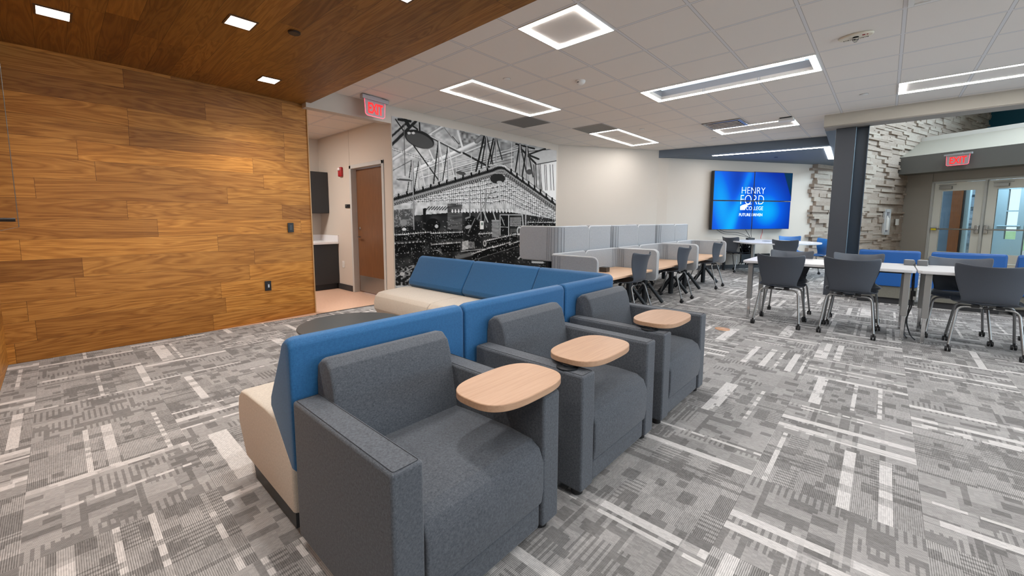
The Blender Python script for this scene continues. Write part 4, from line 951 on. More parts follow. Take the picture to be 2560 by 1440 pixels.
t = thing('wall_outlet', 'white outlet on the beige wall beside the black cabinet', 'outlet', (3.458, 7.0, 0.455))
b = B(); box(b, (-0.008, -0.038, -0.06), (0, 0.038, 0.06)); mk('cover_plate', b, MT['white'], t, bevel=0.003)
b = B(); box(b, (-0.010, -0.016, -0.035), (-0.007, 0.016, 0.035)); mk('socket', b, mat('ivory', sr(210, 205, 198), 0.4), t)

# extinguisher cabinet and switch on the stone
ex = Vector((14.10, 1.41, 0)) + SD * 4.22
t = thing('extinguisher_cabinet', 'white-framed extinguisher cabinet on the stone wall', 'cabinet', tuple(ex + Vector((0, 0, 1.18))))
b = B()
obox(b, SN*0.06 + SD*(-0.16), SD*0.045, SN*0.03, (0, 0, 0.40)); obox(b, SN*0.06 + SD*0.16, SD*0.045, SN*0.03, (0, 0, 0.40)); obox(b, SN*0.06 + Vector((0, 0, 0.36)), SD*0.2, SN*0.03, (0, 0, 0.045)); obox(b, SN*0.06 - Vector((0, 0, 0.36)), SD*0.2, SN*0.03, (0, 0, 0.045))
mk('frame', b, mat('pale_grey_metal', sr(196, 198, 200), 0.4), t, bevel=0.004)
b = B(); obox(b, SN*0.058, SD*0.115, SN*0.003, (0, 0, 0.32)); mk('glass_front', b, mat('smoky_pane', sr(150, 150, 158), 0.15), t)
b = B(); lathe(b, [(0.045, -0.25), (0.05, -0.22), (0.05, 0.1), (0.02, 0.16), (0.02, 0.2)], tuple(SN*0.075), 14); mk('pale_canister', b, MT['white'], t, smooth=True)
sw = Vector((14.10, 1.41, 0)) + SD * 4.98 + SN*0.075
t = thing('wall_switch', 'white switch plate on the stone wall beside the extinguisher cabinet', 'switch', tuple(sw + Vector((0, 0, 1.18))))
b = B(); obox(b, (0, 0, 0), SD*0.08, SN*0.02, (0, 0, 0.10)); mk('cover_plate', b, MT['white'], t, bevel=0.004)
b = B(); obox(b, SN*0.022, SD*0.02, SN*0.004, (0, 0, 0.04)); mk('toggle', b, mat('ivory', sr(225, 220, 215), 0.4), t)

# steel column
t = thing('steel_column', 'charcoal painted steel column under the beam', 'column', (8.69, 0.49, 0))
b = B(); box(b, (0, -0.045, 0), (0.024, 0.20, WZ - 0.001)); mk('flange', b, MT['column'], t, bevel=0.003)
b = B(); box(b, (0.024, -0.015, 0), (0.26, 0.0, WZ - 0.001)); mk('web', b, MT['column'], t)
b = B(); box(b, (0.10, -0.20, 0), (0.118, -0.015, WZ - 0.001)); box(b, (0.0, -0.2, 0), (0.11, -0.193, WZ - 0.001)); mk('return_plate', b, mat('satin_blue_black', sr(50, 66, 82), 0.3), t)
b = B(); box(b, (-0.003, -0.052, 0), (0.03, -0.045, WZ - 0.001)); mk('bright_edge', b, mat('pale_blue_edge', sr(140, 170, 190), 0.25, 0.3), t)

# ================================================================== LOUNGE
RY = 1.578                                          # rear plane of the bench row behind the armchairs
SEATP = [(0.03, 0.125), (0.03, 0.31), (0.19, 0.455), (0.30, 0.462), (0.56, 0.452), (0.64, 0.44), (0.68, 0.405), (0.70, 0.34), (0.70, 0.27), (0.61, 0.125)]
BACKP = [(0.0, 0.30), (0.0, 0.785), (0.015, 0.808), (0.045, 0.812), (0.075, 0.795), (0.10, 0.75), (0.235, 0.53), (0.24, 0.49), (0.19, 0.44), (0.03, 0.295)]
PLINP = [(0.075, 0.0), (0.075, 0.095), (0.60, 0.095), (0.56, 0.0)]
SEATP = [(d*1.03, z*1.03 - 0.037) for d, z in SEATP]; BACKP = [(d*1.03, z*1.03 - 0.037) for d, z in BACKP]
def round_end(bm, pts, L, mi=0, rr=0.03):
    """profile (d,z) extruded along +x with softly pulled-in ends"""
    cx = sum(p[0] for p in pts)/len(pts); cz = sum(p[1] for p in pts)/len(pts)
    rings = []
    for h, s_ in ((0.0, rr), (rr*0.3, rr*0.35), (rr, 0.0), (L - rr, 0.0), (L - rr*0.3, rr*0.35), (L, rr)):
        r_ = []
        for d, z in pts:
            v = Vector((cx - d, cz - z)); l = v.length; v = v*(min(s_*0.6, l*0.5)/l)
            r_.append(bm.verts.new((h, d + v.x, z + v.y)))
        rings.append(r_)
    n = len(pts); bm.faces.new(rings[0]); bm.faces.new(rings[-1][::-1])
    for q, s_ in zip(rings, rings[1:]):
        for i in range(n): bm.faces.new((q[i], s_[i], s_[(i+1) % n], q[(i+1) % n]))
    return bm
def bench(L, loc, rz, label, group='modules of the L-shaped lounge bench', mats=('beige', 'blue', 'plinth')):
    t = thing('bench_module', label, 'sofa', loc, rz, group)
    b = B(); round_end(b, SEATP, L - 0.006, rr=0.02); mk('seat', b, MT[mats[0]], t, bevel=0.012, seg=2, angle=25)
    b = B(); round_end(b, BACKP, L - 0.006, rr=0.03); mk('backrest', b, MT[mats[1]], t, bevel=0.010, seg=2, angle=20)
    b = B(); prism(b, PLINP, 0.02, L - 0.02, 'x'); mk('plinth', b, MT[mats[2]], t)
    return t
bench(0.876, (0.556, RY, 0), 0, 'blue and beige bench module behind the nearest armchair, with its end showing')
bench(0.926, (1.437, RY, 0), 0, 'blue and beige bench module behind the middle armchair')
# second arm: faces -x, rear plane x = 3.05 ; local x runs along -y... build rotated by +90 deg
bench(0.897, (3.14, 2.354, 0), R(90), 'blue and beige bench module facing left, between the corner module and the end module')
bench(0.968, (3.14, 3.255, 0), R(90), 'blue and beige bench module at the far end nearest the timber wall')
# corner module
def corner_ring(d, z, x0=2.366, y0=RY, x1=3.14, y1=2.35, rad=0.13, n=6):
    r_ = max(rad - d, 0.004); pts = [(x0 + 0.004, y0 + d)]
    cxx = x1 - d - r_; cyy = y0 + d + r_
    for i in range(n + 1): a = R(-90 + 90*i/n); pts.append((cxx + r_*math.cos(a), cyy + r_*math.sin(a)))
    pts.append((x1 - d, y1 - 0.004)); return [(p[0], p[1], z) for p in pts]
t = thing('bench_module', 'corner module of the blue and beige bench behind the farthest armchair', 'sofa', (2.366, RY, 0), 0, 'modules of the L-shaped lounge bench')
b = B(); rings = [[b.verts.new(Vector(p) - Vector((2.366, RY, 0))) for p in corner_ring(d, z)] for d, z in BACKP]
for q, s_ in zip(rings, rings[1:] + rings[:1]):
    for i in range(len(q) - 1): b.faces.new((q[i], q[i+1], s_[i+1], s_[i]))
b.faces.new([r_[0] for r_ in rings]); b.faces.new([r_[-1] for r_ in rings][::-1]); mk('backrest', b, MT['blue'], t, bevel=0.010, seg=2, angle=25)
b = B(); box(b, (0.01, 0.03, 0.095), (0.742, 0.765, 0.432)); mk('seat', b, MT['beige'], t, bevel=0.03, seg=3)
b = B(); box(b, (0.03, 0.09, 0), (0.68, 0.74, 0.095)); mk('plinth', b, MT['plinth'], t)

# coffee table
t = thing('coffee_table', 'round dark slate coffee table in front of the bench', 'table', (1.60, 3.12, 0))
b = B(); lathe(b, [(0.405, 0.382), (0.415, 0.386), (0.417, 0.395), (0.413, 0.40)], (0, 0, 0), 64); mk('tabletop', b, mat('dark_slate_laminate', sr(64, 72, 76), 0.38), t, smooth=True)
b = B(); lathe(b, [(0.035, 0.012), (0.035, 0.383)], (0, 0, 0), 20); mk('pedestal', b, MT['black_metal'], t, smooth=True)
b = B(); lathe(b, [(0.25, 0), (0.25, 0.006), (0.05, 0.014)], (0, 0, 0), 40); mk('base', b, MT['black_metal'], t, smooth=True)

# armchairs with tablet arms
AY = 0.862
def armchair(x, label, right):
    Wd = 0.735
    t = thing('tablet_armchair', label, 'armchair', (x*1.043, AY*1.043, 0), 0, 'charcoal armchairs with swivel tablets')
    for k, x0 in enumerate((0.0, Wd - 0.10)):
        b = B(); box(b, (x0, 0, 0.09), (x0 + 0.10, 0.635, 0.60)); a = mk('armrest', b, MT['upholstery'], t, bevel=0.011, seg=3)
        b = B(); P = rrect(x0 + 0.010, 0.010, x0 + 0.090, 0.625, 0.006, 3)
        tube(b, [(p[0], p[1], 0.6005) for p in P] + [(P[0][0], P[0][1], 0.6005)], 0.0012, 4); mk('seam', b, mat('dark_thread', sr(44, 48, 54), 0.9), a)
    b = B(); P = [(0.0, 0.195), (-0.008, 0.25), (-0.008, 0.355), (0.012, 0.405), (0.05, 0.428), (0.16, 0.436), (0.34, 0.430), (0.49, 0.420), (0.49, 0.195)]
    round_end(b, P, Wd - 0.204, rr=0.012)
    for v in b.verts: v.co.x += 0.102
    mk('seat_cushion', b, MT['upholstery'], t, bevel=0.012, seg=3, angle=25)
    b = B(); box(b, (0.104, 0.010, 0.088), (Wd - 0.104, 0.60, 0.190)); mk('seat_base', b, MT['upholstery'], t, bevel=0.012, seg=2)
    b = B(); P = [(0.475, 0.40), (0.520, 0.66), (0.540, 0.715), (0.575, 0.742), (0.610, 0.738), (0.640, 0.715), (0.650, 0.66), (0.650, 0.12), (0.60, 0.12)]
    round_end(b, P, Wd - 0.19, rr=0.02)
    for v in b.verts: v.co.x += 0.095
    mk('backrest', b, MT['upholstery'], t, bevel=0.014, seg=3, angle=22)
    for fx, fy in ((0.05, 0.05), (Wd - 0.05, 0.05), (0.05, 0.58), (Wd - 0.05, 0.58)):
        b = B(); lathe(b, [(0.022, 0.0515), (0.026, 0.055), (0.026, 0.095)], (fx, fy, 0), 14); mk('foot', b, MT['black'], t, smooth=True)
    # tablet
    ax = Wd - 0.05 if right else 0.05
    tx0, tx1 = (0.385, 0.785) if right else (0.055, 0.465)
    b = B(); pts = []; cx_, cy_ = (tx0 + tx1)/2, 0.118; hx, hy = (tx1 - tx0)/2*1.06, 0.137
    for k in range(72):
        a = 2*PI*k/72; c, s_ = math.cos(a), math.sin(a); e = 2/3.0
        pts.append((cx_ + hx*math.copysign(abs(c)**e, c), cy_ + hy*math.copysign(abs(s_)**e, s_)))
    prism(b, pts, 0.617, 0.643, 'z'); tb = mk('tablet', b, [MT['maple_tablet']], t, bevel=0.003, seg=2)
    b = B(); lathe(b, [(0.048, 0.601), (0.048, 0.606), (0.02, 0.609), (0.02, 0.617)], (ax, 0.11, 0), 20); box(b, (min(ax, cx_) - 0.01, 0.08, 0.609), (max(ax, cx_) + 0.03, 0.14, 0.617)); mk('tablet_bracket', b, MT['black_metal'], t, smooth=True)
    for o in [c for c in t.children] + [g for c in t.children for g in c.children]:      # upholstery sizes to their real scale, seat at 0.39 m
        for v in o.data.vertices: v.co = (v.co.x*1.043, v.co.y*1.043, v.co.z*1.043 - 0.0533)
    return t
armchair(0.53, 'nearest charcoal armchair, its maple tablet on the arm away from the camera', True)
armchair(1.43, 'middle charcoal armchair of the three, with a maple tablet', False)
armchair(2.29, 'farthest charcoal armchair of the three, with a maple tablet', False)

# ================================================================== CLASSROOM CHAIRS
def chair_shell(bm, part):
    """seat or back of the moulded shell, chair faces +x"""
    if part == 'seat':
        prof = [(0.245, 0.448, 0.205), (0.225, 0.458, 0.222), (0.15, 0.460, 0.232), (0.05, 0.450, 0.235), (-0.05, 0.447, 0.225), (-0.12, 0.455, 0.20), (-0.165, 0.475, 0.178)]
    else:
        prof = [(-0.165, 0.475, 0.178), (-0.185, 0.50, 0.172), (-0.197, 0.54, 0.178), (-0.203, 0.60, 0.198), (-0.212, 0.67, 0.218), (-0.228, 0.74, 0.232), (-0.252, 0.80, 0.240), (-0.272, 0.835, 0.238)]
    n = 12; rows = []
    for k, (x, z, w_) in enumerate(prof):
        r_ = []
        for i in range(n + 1):
            u = -1 + 2*i/n
            if part == 'seat': q = (x, u*w_, z + 0.018*abs(u)**3 - 0.006*(1-u*u))
            else:
                f = k/(len(prof)-1); q = (x + (0.085*f + 0.012)*u*u, u*w_, z + (0.030*abs(u)**2.5*max(0, f - 0.5)*2.0) - 0.012*f)
            r_.append(bm.verts.new(q))
        rows.append(r_)
    for a, c in zip(rows, rows[1:]):
        for i in range(n): bm.faces.new((a[i], c[i], c[i+1], a[i+1]))
    return bm
def solid_shell(name, part, m, parent):
    b = B(); chair_shell(b, part); o = mk(name, b, m, parent, smooth=True)
    s_ = o.modifiers.new('th', 'SOLIDIFY'); s_.thickness = 0.010; s_.offset = 0.0
    g = o.modifiers.new('sub', 'SUBSURF'); g.levels = 1; g.render_levels = 1
    return o
def make_chair(label, group, shell='shell', tube_m='tube'):
    t = thing('classroom_chair', label, 'chair', (0, 0, 0), 0, group)
    solid_shell('seat', 'seat', MT[shell], t); solid_shell('backrest', 'back', MT[shell], t)
    for sx in (-1, 1):
        for sy in (-1, 1):
            xt = 0.13*sx - 0.01; b = B()
            tube(b, rounded([(xt, sy*0.03, 0.428), (xt, sy*0.185, 0.428), (0.245*sx, sy*0.225, 0.062)], 0.06, 6), 0.0105, 10); l = mk('leg', b, MT[tube_m], t, smooth=True)
            b = B()
            for dy in (-0.012, 0.012):
                lathe(b, [(0.020, -0.009), (0.025, -0.006), (0.025, 0.006), (0.020, 0.009)], (0, 0, 0), 18)
                for v in b.verts[-72:]: v.co = Vector((v.co.x + 0.245*sx - 0.006, v.co.z + sy*0.225 + dy, v.co.y + 0.0253))
            box(b, (0.245*sx - 0.014, sy*0.225 - 0.008, 0.035), (0.245*sx + 0.012, sy*0.225 + 0.008, 0.068)); mk('caster', b, MT['black'], l, smooth=True)
        b = B(); tube(b, [(0.13*sx - 0.01, -0.032, 0.428), (0.13*sx - 0.01, 0.032, 0.428)], 0.0105, 10); box(b, (0.13*sx - 0.03, -0.10, 0.428), (0.13*sx + 0.01, -0.05, 0.448)); box(b, (0.13*sx - 0.03, 0.05, 0.428), (0.13*sx + 0.01, 0.10, 0.448)); mk('crossbar', b, MT['black'], t)
    return t
proto = {}
def chair(x, y, deg, label, group, kind='shell'):
    if kind not in proto: o = make_chair(label, group, kind); proto[kind] = o
    else: o = copy_tree(proto[kind])
    o.location = (x, y, 0); o.rotation_euler = (0, 0, R(deg)); o['label'] = label; o['group'] = group; return o
G1 = 'grey chairs at the long light grey tables'
chair(5.925, 0.872, 0, 'grey classroom chair on the near side of the left table, at its left end', G1)
chair(5.955, 0.240, 0, 'grey classroom chair on the near side of the left table, next to the power boxes', G1)
chair(5.955, -0.745, -2, 'grey classroom chair on the near side of the right table, largest in view', G1)
chair(6.465, 0.885, 180, 'grey chair across the left table, in front of the round-ended table', G1)
chair(6.48, 0.215, 181, 'grey chair across the left table, in front of the steel column', G1)
chair(6.455, -0.610, 180, 'grey chair across the right table, in front of the blue benches', G1)
chair(6.48, -1.33, 180, 'grey chair across the right table, mostly hidden behind the largest near chair', G1)
G2 = 'grey chairs at the study carrels'
chair(5.00, 2.39, 89, 'grey classroom chair at the nearest study carrel', G2)
chair(6.56, 2.41, 90, 'grey classroom chair at the middle study carrel', G2)
chair(8.26, 2.41, 91, 'grey classroom chair at the farthest study carrel', G2)
G3 = 'chairs around the table under the screens'
chair(11.24, 2.63, -28, 'grey classroom chair left of the round-ended table, beside the beige wall', G3)
chair(10.43, 1.48, -5, 'grey classroom chair on the near side of the round-ended table', G3)
chair(12.55, 1.70, 200, 'blue classroom chair on the far side of the round-ended table, only its top showing', G3, 'shell_blue')
chair(11.56, 1.14, 122, 'blue classroom chair half hidden behind the steel column', G3, 'shell_blue')

# ================================================================== LONG TABLES
def long_table(y0, y1, label):
    t = thing('classroom_table', label, 'table', (5.83, y0, 0), 0, 'long light grey tables'); Lw = y1 - y0
    b = B(); P = [(0.0, 0.03), (0.03, 0.0), (0.77, 0.0), (0.80, 0.03), (0.80, Lw - 0.03), (0.77, Lw), (0.03, Lw), (0.0, Lw - 0.03)]
    prism(b, P, 0.712, 0.742, 'z'); tp = mk('tabletop', b, MT['top_grey'], t, bevel=0.002)
    b = B(); box(b, (0.08, 0.08, 0.690), (0.72, 0.10, 0.712)); box(b, (0.08, Lw - 0.10, 0.690), (0.72, Lw - 0.08, 0.712)); box(b, (0.10, 0.08, 0.690), (0.13, Lw - 0.08, 0.712)); box(b, (0.67, 0.08, 0.690), (0.70, Lw - 0.08, 0.712)); mk('apron_rail', b, MT['black_metal'], t)
    for x in (0.07, 0.73):
        for y in (0.06, Lw - 0.08):
            b = B(); lathe(b, [(0.034, 0.26), (0.036, 0.28), (0.036, 0.711)], (x, y, 0), 4); 
            for v in b.verts: 
                dx, dy = v.co.x - x, v.co.y - y; v.co.x = x + (dx - dy)*0.7071; v.co.y = y + (dx + dy)*0.7071
            l = mk('leg', b, MT['leg'], t, bevel=0.004)
            b = B(); box(b, (x - 0.015, y - 0.015, 0.012), (x + 0.015, y + 0.015, 0.30)); lathe(b, [(0.017, 0.0), (0.017, 0.012)], (x, y, 0), 12); f = mk('foot_tube', b, MT['chrome'], l, bevel=0.002)
            b = B()
            for k in range(9): box(b, (x - 0.0156, y - 0.005, 0.03 + k*0.025), (x - 0.0149, y + 0.005, 0.04 + k*0.025)); box(b, (x - 0.005, y - 0.0156, 0.03 + k*0.025), (x + 0.005, y - 0.0149, 0.04 + k*0.025))
            
            b.free()
    return t
long_table(-0.257, 1.275, 'left long light grey table with chrome-footed legs')
long_table(-1.80, -0.268, 'right long light grey table, cut by the right edge of the view')
for i, (x0, y0, lb, a) in enumerate(((6.43, -0.262, 'grey power box on the left long table', 2), (6.45, -0.362, 'grey power box on the right long table', -6))):
    t = thing('power_box', lb, 'power outlet', (x0, y0, 0.742), R(a), 'grey power boxes on the long tables')
    b = B(); box(b, (0, 0, 0), (0.11, 0.082, 0.058)); mk('case', b, mat('grey_box_metal', sr(112, 114, 116), 0.45, 0.3), t, bevel=0.003)
    b = B(); box(b, (0.01, 0.008, 0.058), (0.10, 0.074, 0.0595)); mk('socket_panel', b, mat('pale_box_top', sr(170, 172, 174), 0.4), t)
cb = [[(6.47, -0.264, 0.775), (6.40, -0.263, 0.745), (6.33, -0.262, 0.70), (6.30, -0.27, 0.45), (6.36, -0.24, 0.20), (6.25, -0.22, 0.012), (6.02, -0.24, 0.012)],
      [(6.47, -0.266, 0.775), (6.40, -0.265, 0.73), (6.34, -0.250, 0.55), (6.31, -0.28, 0.35), (6.33, -0.23, 0.15), (6.20, -0.27, 0.012), (5.97, -0.30, 0.012)]]
cable('power_cable', cb[0], 0.006, MT['black'], 'black power cable hanging between the two long tables, left strand', 'power cables between the long tables')
cable('power_cable', cb[1], 0.006, MT['black'], 'black power cable hanging between the two long tables, right strand', 'power cables between the long tables')
t = thing('cable_connector', 'black and white plug connector hanging between the long tables', 'plug', (6.315, -0.268, 0.43))
b = B(); box(b, (-0.03, -0.02, -0.05), (0.0, 0.02, 0.05)); mk('black_plug', b, MT['black'], t, bevel=0.005)
b = B(); box(b, (-0.032, -0.024, -0.05), (-0.014, -0.002, -0.01)); mk('white_label', b, MT['white'], t)

# ================================================================== STUDY CARRELS
def panel_path(bm, path, z0, z1, th=0.028, r_c=0.055, first_round=True, last_round=True):
    """upright upholstered screen along a plan polyline; ends with rounded corners"""
    path = [Vector((p[0], p[1], 0)) for p in path]; L = [0]
    for a, c in zip(path, path[1:]): L.append(L[-1] + (c - a).length)
    T = L[-1]
    def at(s_):
        for i in range(len(L) - 1):
            if s_ <= L[i+1] or i == len(L) - 2:
                k = (s_ - L[i]) / max(L[i+1] - L[i], 1e-6); d = (path[i+1] - path[i]).normalized(); return path[i].lerp(path[i+1], k), Vector((-d.y, d.x, 0))
    ss = sorted(set([0.0, T] + [r_c*(1 - math.cos(R(a))) for a in (0, 30, 60, 90)] + [T - r_c*(1 - math.cos(R(a))) for a in (0, 30, 60, 90)] + L))
    def cut(s_):
        d = min(s_, T - s_)
        if d >= r_c: return 0.0
        if (s_ < r_c and not first_round) or (T - s_ < r_c and not last_round): return 0.0
        return r_c - math.sqrt(max(r_c**2 - (r_c - d)**2, 0))
    ring = []
    for s_ in ss:
        p, n = at(s_); c = cut(s_); h = th/2
        ring.append([bm.verts.new((p + n*h) + Vector((0, 0, z0 + c))), bm.verts.new((p + n*h) + Vector((0, 0, z1 - c))), bm.verts.new((p - n*h) + Vector((0, 0, z1 - c))), bm.verts.new((p - n*h) + Vector((0, 0, z0 + c)))])
    for a, c in zip(ring, ring[1:]):
        for i in range(4): bm.faces.new((a[i], c[i], c[(i+1) % 4], a[(i+1) % 4]))
    bm.faces.new(ring[0]); bm.faces.new(ring[-1][::-1])
    out = []
    for s_ in ss: p, n = at(s_); out.append((p, cut(s_)))
    return out
def screen_unit(t, name, path, z0, z1, pleats=()):
    b = B(); rim = panel_path(b, path, z0, z1); o = mk(name, b, MT['screen_fab'], t, bevel=0.004)
    b = B(); up = [p + Vector((0, 0, z1 - c)) for p, c in rim]; dn = [p + Vector((0, 0, z0 + c)) for p, c in rim]
    tube(b, up + dn[::-1] + [up[0]], 0.010, 6, caps=False); mk('piping', b, MT['piping'], o, smooth=True)
    if pleats:
        b = B()
        for x, y, nx, ny in pleats: obox(b, (x, y, (z0+z1)/2), Vector((nx, ny, 0))*0.0165, Vector((-ny, nx, 0))*0.0022, (0, 0, (z1-z0)/2 - 0.012))
        mk('pleat', b, mat('grey_pleat', sr(112, 116, 122), 0.9), o)
    return o
def arc(cx, cy, r, a0, a1, n=6): return [(cx + r*math.cos(R(a0 + (a1-a0)*i/n)), cy + r*math.sin(R(a0 + (a1-a0)*i/n))) for i in range(n + 1)]
def carrel(x0, x1, label, base_x):
    """low desk facing -y with a U-shaped screen"""
    t = thing('study_carrel', label, 'desk', (x0, 2.2, 0), 0, 'low study carrels with pale grey screens'); W = x1 - x0; D = 0.74
    b = B(); P = [(0.03, 0.14), (0.07, 0.12), (W - 0.07, 0.12), (W - 0.03, 0.14), (W - 0.03, 0.70), (0.03, 0.70)]
    prism(b, P, 0.528, 0.552, 'z'); mk('desktop', b, MT['maple'], t, bevel=0.002)
    rc = 0.10; m = W/2
    pl = [(0.0 + rc*(1 - math.cos(R(a))), D - rc + rc*math.sin(R(a)), -math.cos(R(a)), math.sin(R(a))) for a in (8, 25, 42, 59, 76)] + [(0.0, D - rc - 0.03 - 0.028*k, -1, 0) for k in range(2)]
    pr = [(W - x, y, -nx, ny) for x, y, nx, ny in pl]
    screen_unit(t, 'privacy_screen', [(0.0, 0.09)] + arc(rc, D - rc, rc, 180, 90) + [(m - 0.005, D)], 0.40, 0.825, pl)
    screen_unit(t, 'privacy_screen', [(m + 0.005, D)] + arc(W - rc, D - rc, rc, 90, 0) + [(W, 0.09)], 0.40, 0.825, pr)
    for bx in base_x:
        bx -= x0; b = B(); tube(b, [(bx, 0.38, 0.012), (bx, 0.38, 0.505)], 0.040, 12); box(b, (bx - 0.05, 0.16, 0.505), (bx + 0.05, 0.66, 0.528)); c = mk('column', b, MT['black_metal'], t, smooth=True)
        for sx, sy in ((1, -1), (-1, 1), (0.25, 1)):
            b = B(); tube(b, [(bx, 0.35 + sy*0.02, 0.30), (bx + sx*0.10, 0.35 + sy*0.20, 0.025)], [0.026, 0.026], 10); mk('leg', b, MT['black_metal'], t, smooth=True)
    return t
carrel(4.05, 5.68, 'nearest low study carrel with maple desktop and pale grey screens', (4.45, 5.45))
carrel(5.72, 7.36, 'middle low study carrel with maple desktop and pale grey screens', (5.98, 7.02))
carrel(7.40, 9.05, 'farthest low study carrel with maple desktop and pale grey screens', (7.66, 8.70))
def tall_desk(x0, x1, label):
    t = thing('standing_desk', label, 'desk', (x0, 2.99, 0), 0, 'raised desks with tall grey screens'); W = x1 - x0; D = 0.66
    b = B(); prism(b, rrect(0.03, 0.02, W - 0.03, 0.69, 0.03, 3), 0.875, 0.899, 'z'); mk('desktop', b, MT['maple'], t, bevel=0.002)
    rc = 0.12; m = W/2
    pl = [(rc*(1 - math.cos(R(a))), rc - rc*math.sin(R(a)), math.cos(R(a)), math.sin(R(a))) for a in (5, 24, 43, 62, 81)] + [(0.0, rc + 0.03*k + 0.02, 1, 0) for k in range(2)]
    pr = [(W - x, y, nx, -ny) for x, y, nx, ny in pl]
    screen_unit(t, 'privacy_screen', [(0.0, D - 0.03)] + arc(rc, rc, rc, 180, 270) + [(m - 0.005, 0.0)], 0.722, 1.155, pl)
    screen_unit(t, 'privacy_screen', [(m + 0.005, 0.0)] + arc(W - rc, rc, rc, 270, 360) + [(W, D - 0.03)], 0.722, 1.155, pr)
    for bx in (0.30, W - 0.30):
        b = B(); tube(b, [(bx, 0.36, 0.012), (bx, 0.36, 0.845)], 0.040, 12); box(b, (bx - 0.05, 0.1, 0.845), (bx + 0.05, 0.62, 0.874)); mk('column', b, MT['black_metal'], t, smooth=True)
        for sx, sy in ((1, 1), (-1, -1)):
            b = B(); tube(b, [(bx, 0.36 + sy*0.02, 0.30), (bx + sx*0.08, 0.36 + sy*0.22, 0.025)], 0.026, 10); mk('leg', b, MT['black_metal'], t, smooth=True)
    return t
tall_desk(4.31, 5.72, 'nearest raised desk with tall pale grey screens, beside the mural')
tall_desk(5.76, 7.36, 'middle raised desk with tall pale grey screens')
tall_desk(7.40, 8.98, 'farthest raised desk with tall pale grey screens')
t = thing('power_box', 'dark power box on the nearest study carrel desktop', 'power outlet', (4.93, 2.66, 0.5525), R(4))
b = B(); box(b, (0, 0, 0), (0.11, 0.10, 0.062)); mk('case', b, mat('bronze_box', sr(70, 64, 58), 0.4, 0.3), t, bevel=0.003)
b = B(); box(b, (0.01, 0.01, 0.062), (0.10, 0.09, 0.063)); mk('socket_panel', b, MT['black'], t)
t = thing('cable_clip', 'small black cable clip on the middle study carrel desktop', 'cable clip', (6.47, 2.84, 0.5525))
b = B(); tube(b, [(0, 0, 0.01), (0.06, -0.015, 0.016), (0.12, 0.0, 0.008)], 0.008, 6); mk('clip', b, MT['black'], t, smooth=True)
# cable tangles below
def tangle(c, s_, n, r_, label, seed, grp=None):
    rr = random.Random(seed); b = B()
    for k in range(n):
        p = [Vector((c[0] + rr.uniform(-1, 1)*s_[0], c[1] + rr.uniform(-1, 1)*s_[1], c[2] + rr.uniform(-1, 1)*s_[2])) for _ in range(5)]
        for q in p: q.z = max(q.z, r_ + 0.003)
        tube(b, rounded(p, 0.12, 5), r_, 5)
    o = tag(mk('cable_tangle', b, MT['black'], smooth=True), label, 'cables', grp, 'stuff'); return o
tangle((6.35, 2.75, 0.22), (0.22, 0.10, 0.19), 9, 0.005, 'tangle of black cables under the middle study carrel', 2)
tangle((11.55, 2.45, 0.42), (0.22, 0.14, 0.28), 34, 0.009, 'tangle of black cables under the table below the screens', 4)

# ================================================================== TABLE UNDER THE SCREENS
aV = -Vector((-TN.x, -TN.y, 0)); OT = Vector((11.78, 2.87, 0))
def onM(b_, a_, z=0.0): return OT + TD*b_ + TN*a_ + Vector((0, 0, z))
prof_m = [(-0.45, 0.03), (-0.47, 0.45), (-0.70, 0.95), (-0.88, 1.40), (-0.74, 1.74), (-0.46, 1.96), (-0.10, 2.06), (0.28, 2.02), (0.62, 1.84), (0.84, 1.52), (0.88, 1.10), (0.78, 0.6), (0.62, 0.03)]
t = thing('conference_table', 'light grey round-ended table against the wall below the screens', 'table', (0, 0, 0))
b = B(); P = []
for i in range(len(prof_m) - 1):
    p0 = prof_m[max(i-1, 0)]; p1 = prof_m[i]; p2 = prof_m[i+1]; p3 = prof_m[min(i+2, len(prof_m)-1)]
    for k in range(4):
        u = k/4; P.append(tuple(0.5*((2*p1[j]) + (-p0[j]+p2[j])*u + (2*p0[j]-5*p1[j]+4*p2[j]-p3[j])*u*u + (-p0[j]+3*p1[j]-3*p2[j]+p3[j])*u**3) for j in (0, 1)))
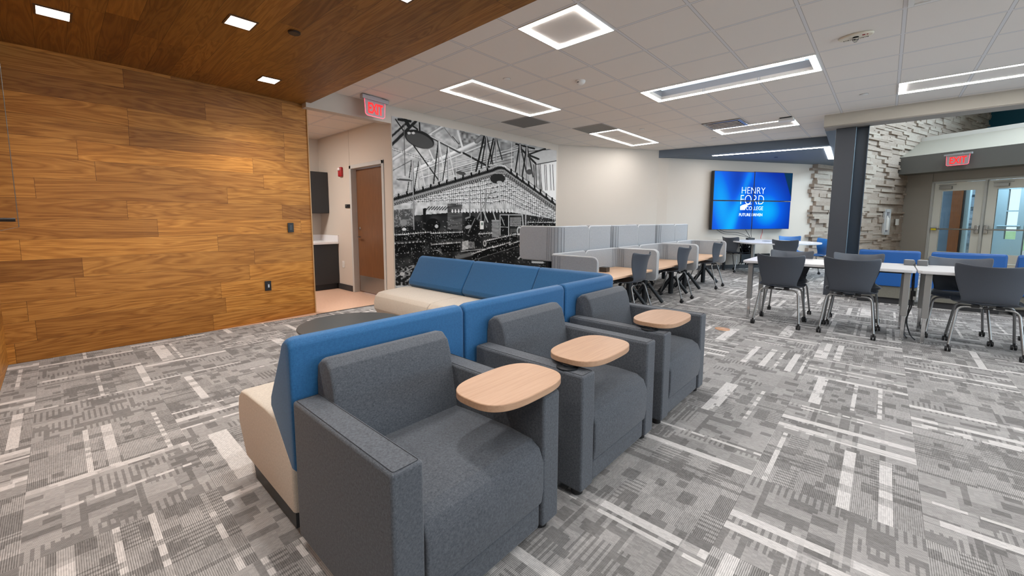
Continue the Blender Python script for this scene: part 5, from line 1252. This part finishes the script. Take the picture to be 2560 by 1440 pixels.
P.append(prof_m[-1]); P = [onM(p[0], p[1]) for p in P]
prism(b, [(p.x, p.y) for p in P], 0.722, 0.752, 'z'); mk('tabletop', b, MT['top_grey'], t, bevel=0.003)
for b_, a_ in ((-0.60, 1.25), (0.60, 1.25), (0.42, 0.25), (-0.42, 0.25)):
    b = B(); q = onM(b_, a_); lathe(b, [(0.034, 0.0), (0.034, 0.721)], tuple(q), 14); mk('leg', b, MT['leg'] if a_ > 1 else MT['black_metal'], t, smooth=True)
b = B(); q = onM(0, 0.75, 0.34); obox(b, q, TD*0.42, TN*0.02, (0, 0, 0.10)); mk('modesty_panel', b, MT['black_metal'], t)
t = thing('conference_hub', 'small black box with cables on the table below the screens', 'power outlet', tuple(Vector((bx.x, bx.y, 0.753))))
b = B(); obox(b, (0, 0, 0.022), TD*0.10, TN*0.04, (0, 0, 0.022)); mk('case', b, MT['black'], t, bevel=0.004)
b = B(); lathe(b, [(0.10, 0), (0.10, 0.003)], tuple(onM(0.05, 1.0, 0.753)), 28); tag(mk('table_grommet', b, MT['plinth'], smooth=True), 'flat dark grommet in the round-ended table', 'grommet')

# ================================================================== BLUE BENCHES BY THE ENTRANCE
BX = 8.36
def entry_bench(y1, y0, label, rz=-90.0, x=BX):
    return bench(y1 - y0, (x, y1, 0), R(rz), label, 'royal blue and olive bench modules by the entrance', ('olive', 'blue2', 'base'))
entry_bench(0.27, -0.40, 'royal blue bench module beside the steel column')
entry_bench(-0.50, -1.19, 'royal blue bench module in front of the entrance doors')
entry_bench(-1.27, -1.98, 'royal blue bench module at the right edge of the view')
t = thing('floor_outlet', 'round brass floor outlet cover set in the carpet near the left long table', 'outlet', (5.13, 1.285, 0))
b = B(); lathe(b, [(0.078, 0), (0.076, 0.004), (0.06, 0.005)], (0, 0, 0), 32); mk('cover', b, mat('brass', sr(214, 160, 110), 0.35, 0.7), t, smooth=True)
b = B(); box(b, (-0.035, -0.02, 0.005), (0.035, 0.02, 0.0065)); mk('lid', b, mat('pale_brass', sr(226, 180, 135), 0.4, 0.6), t)
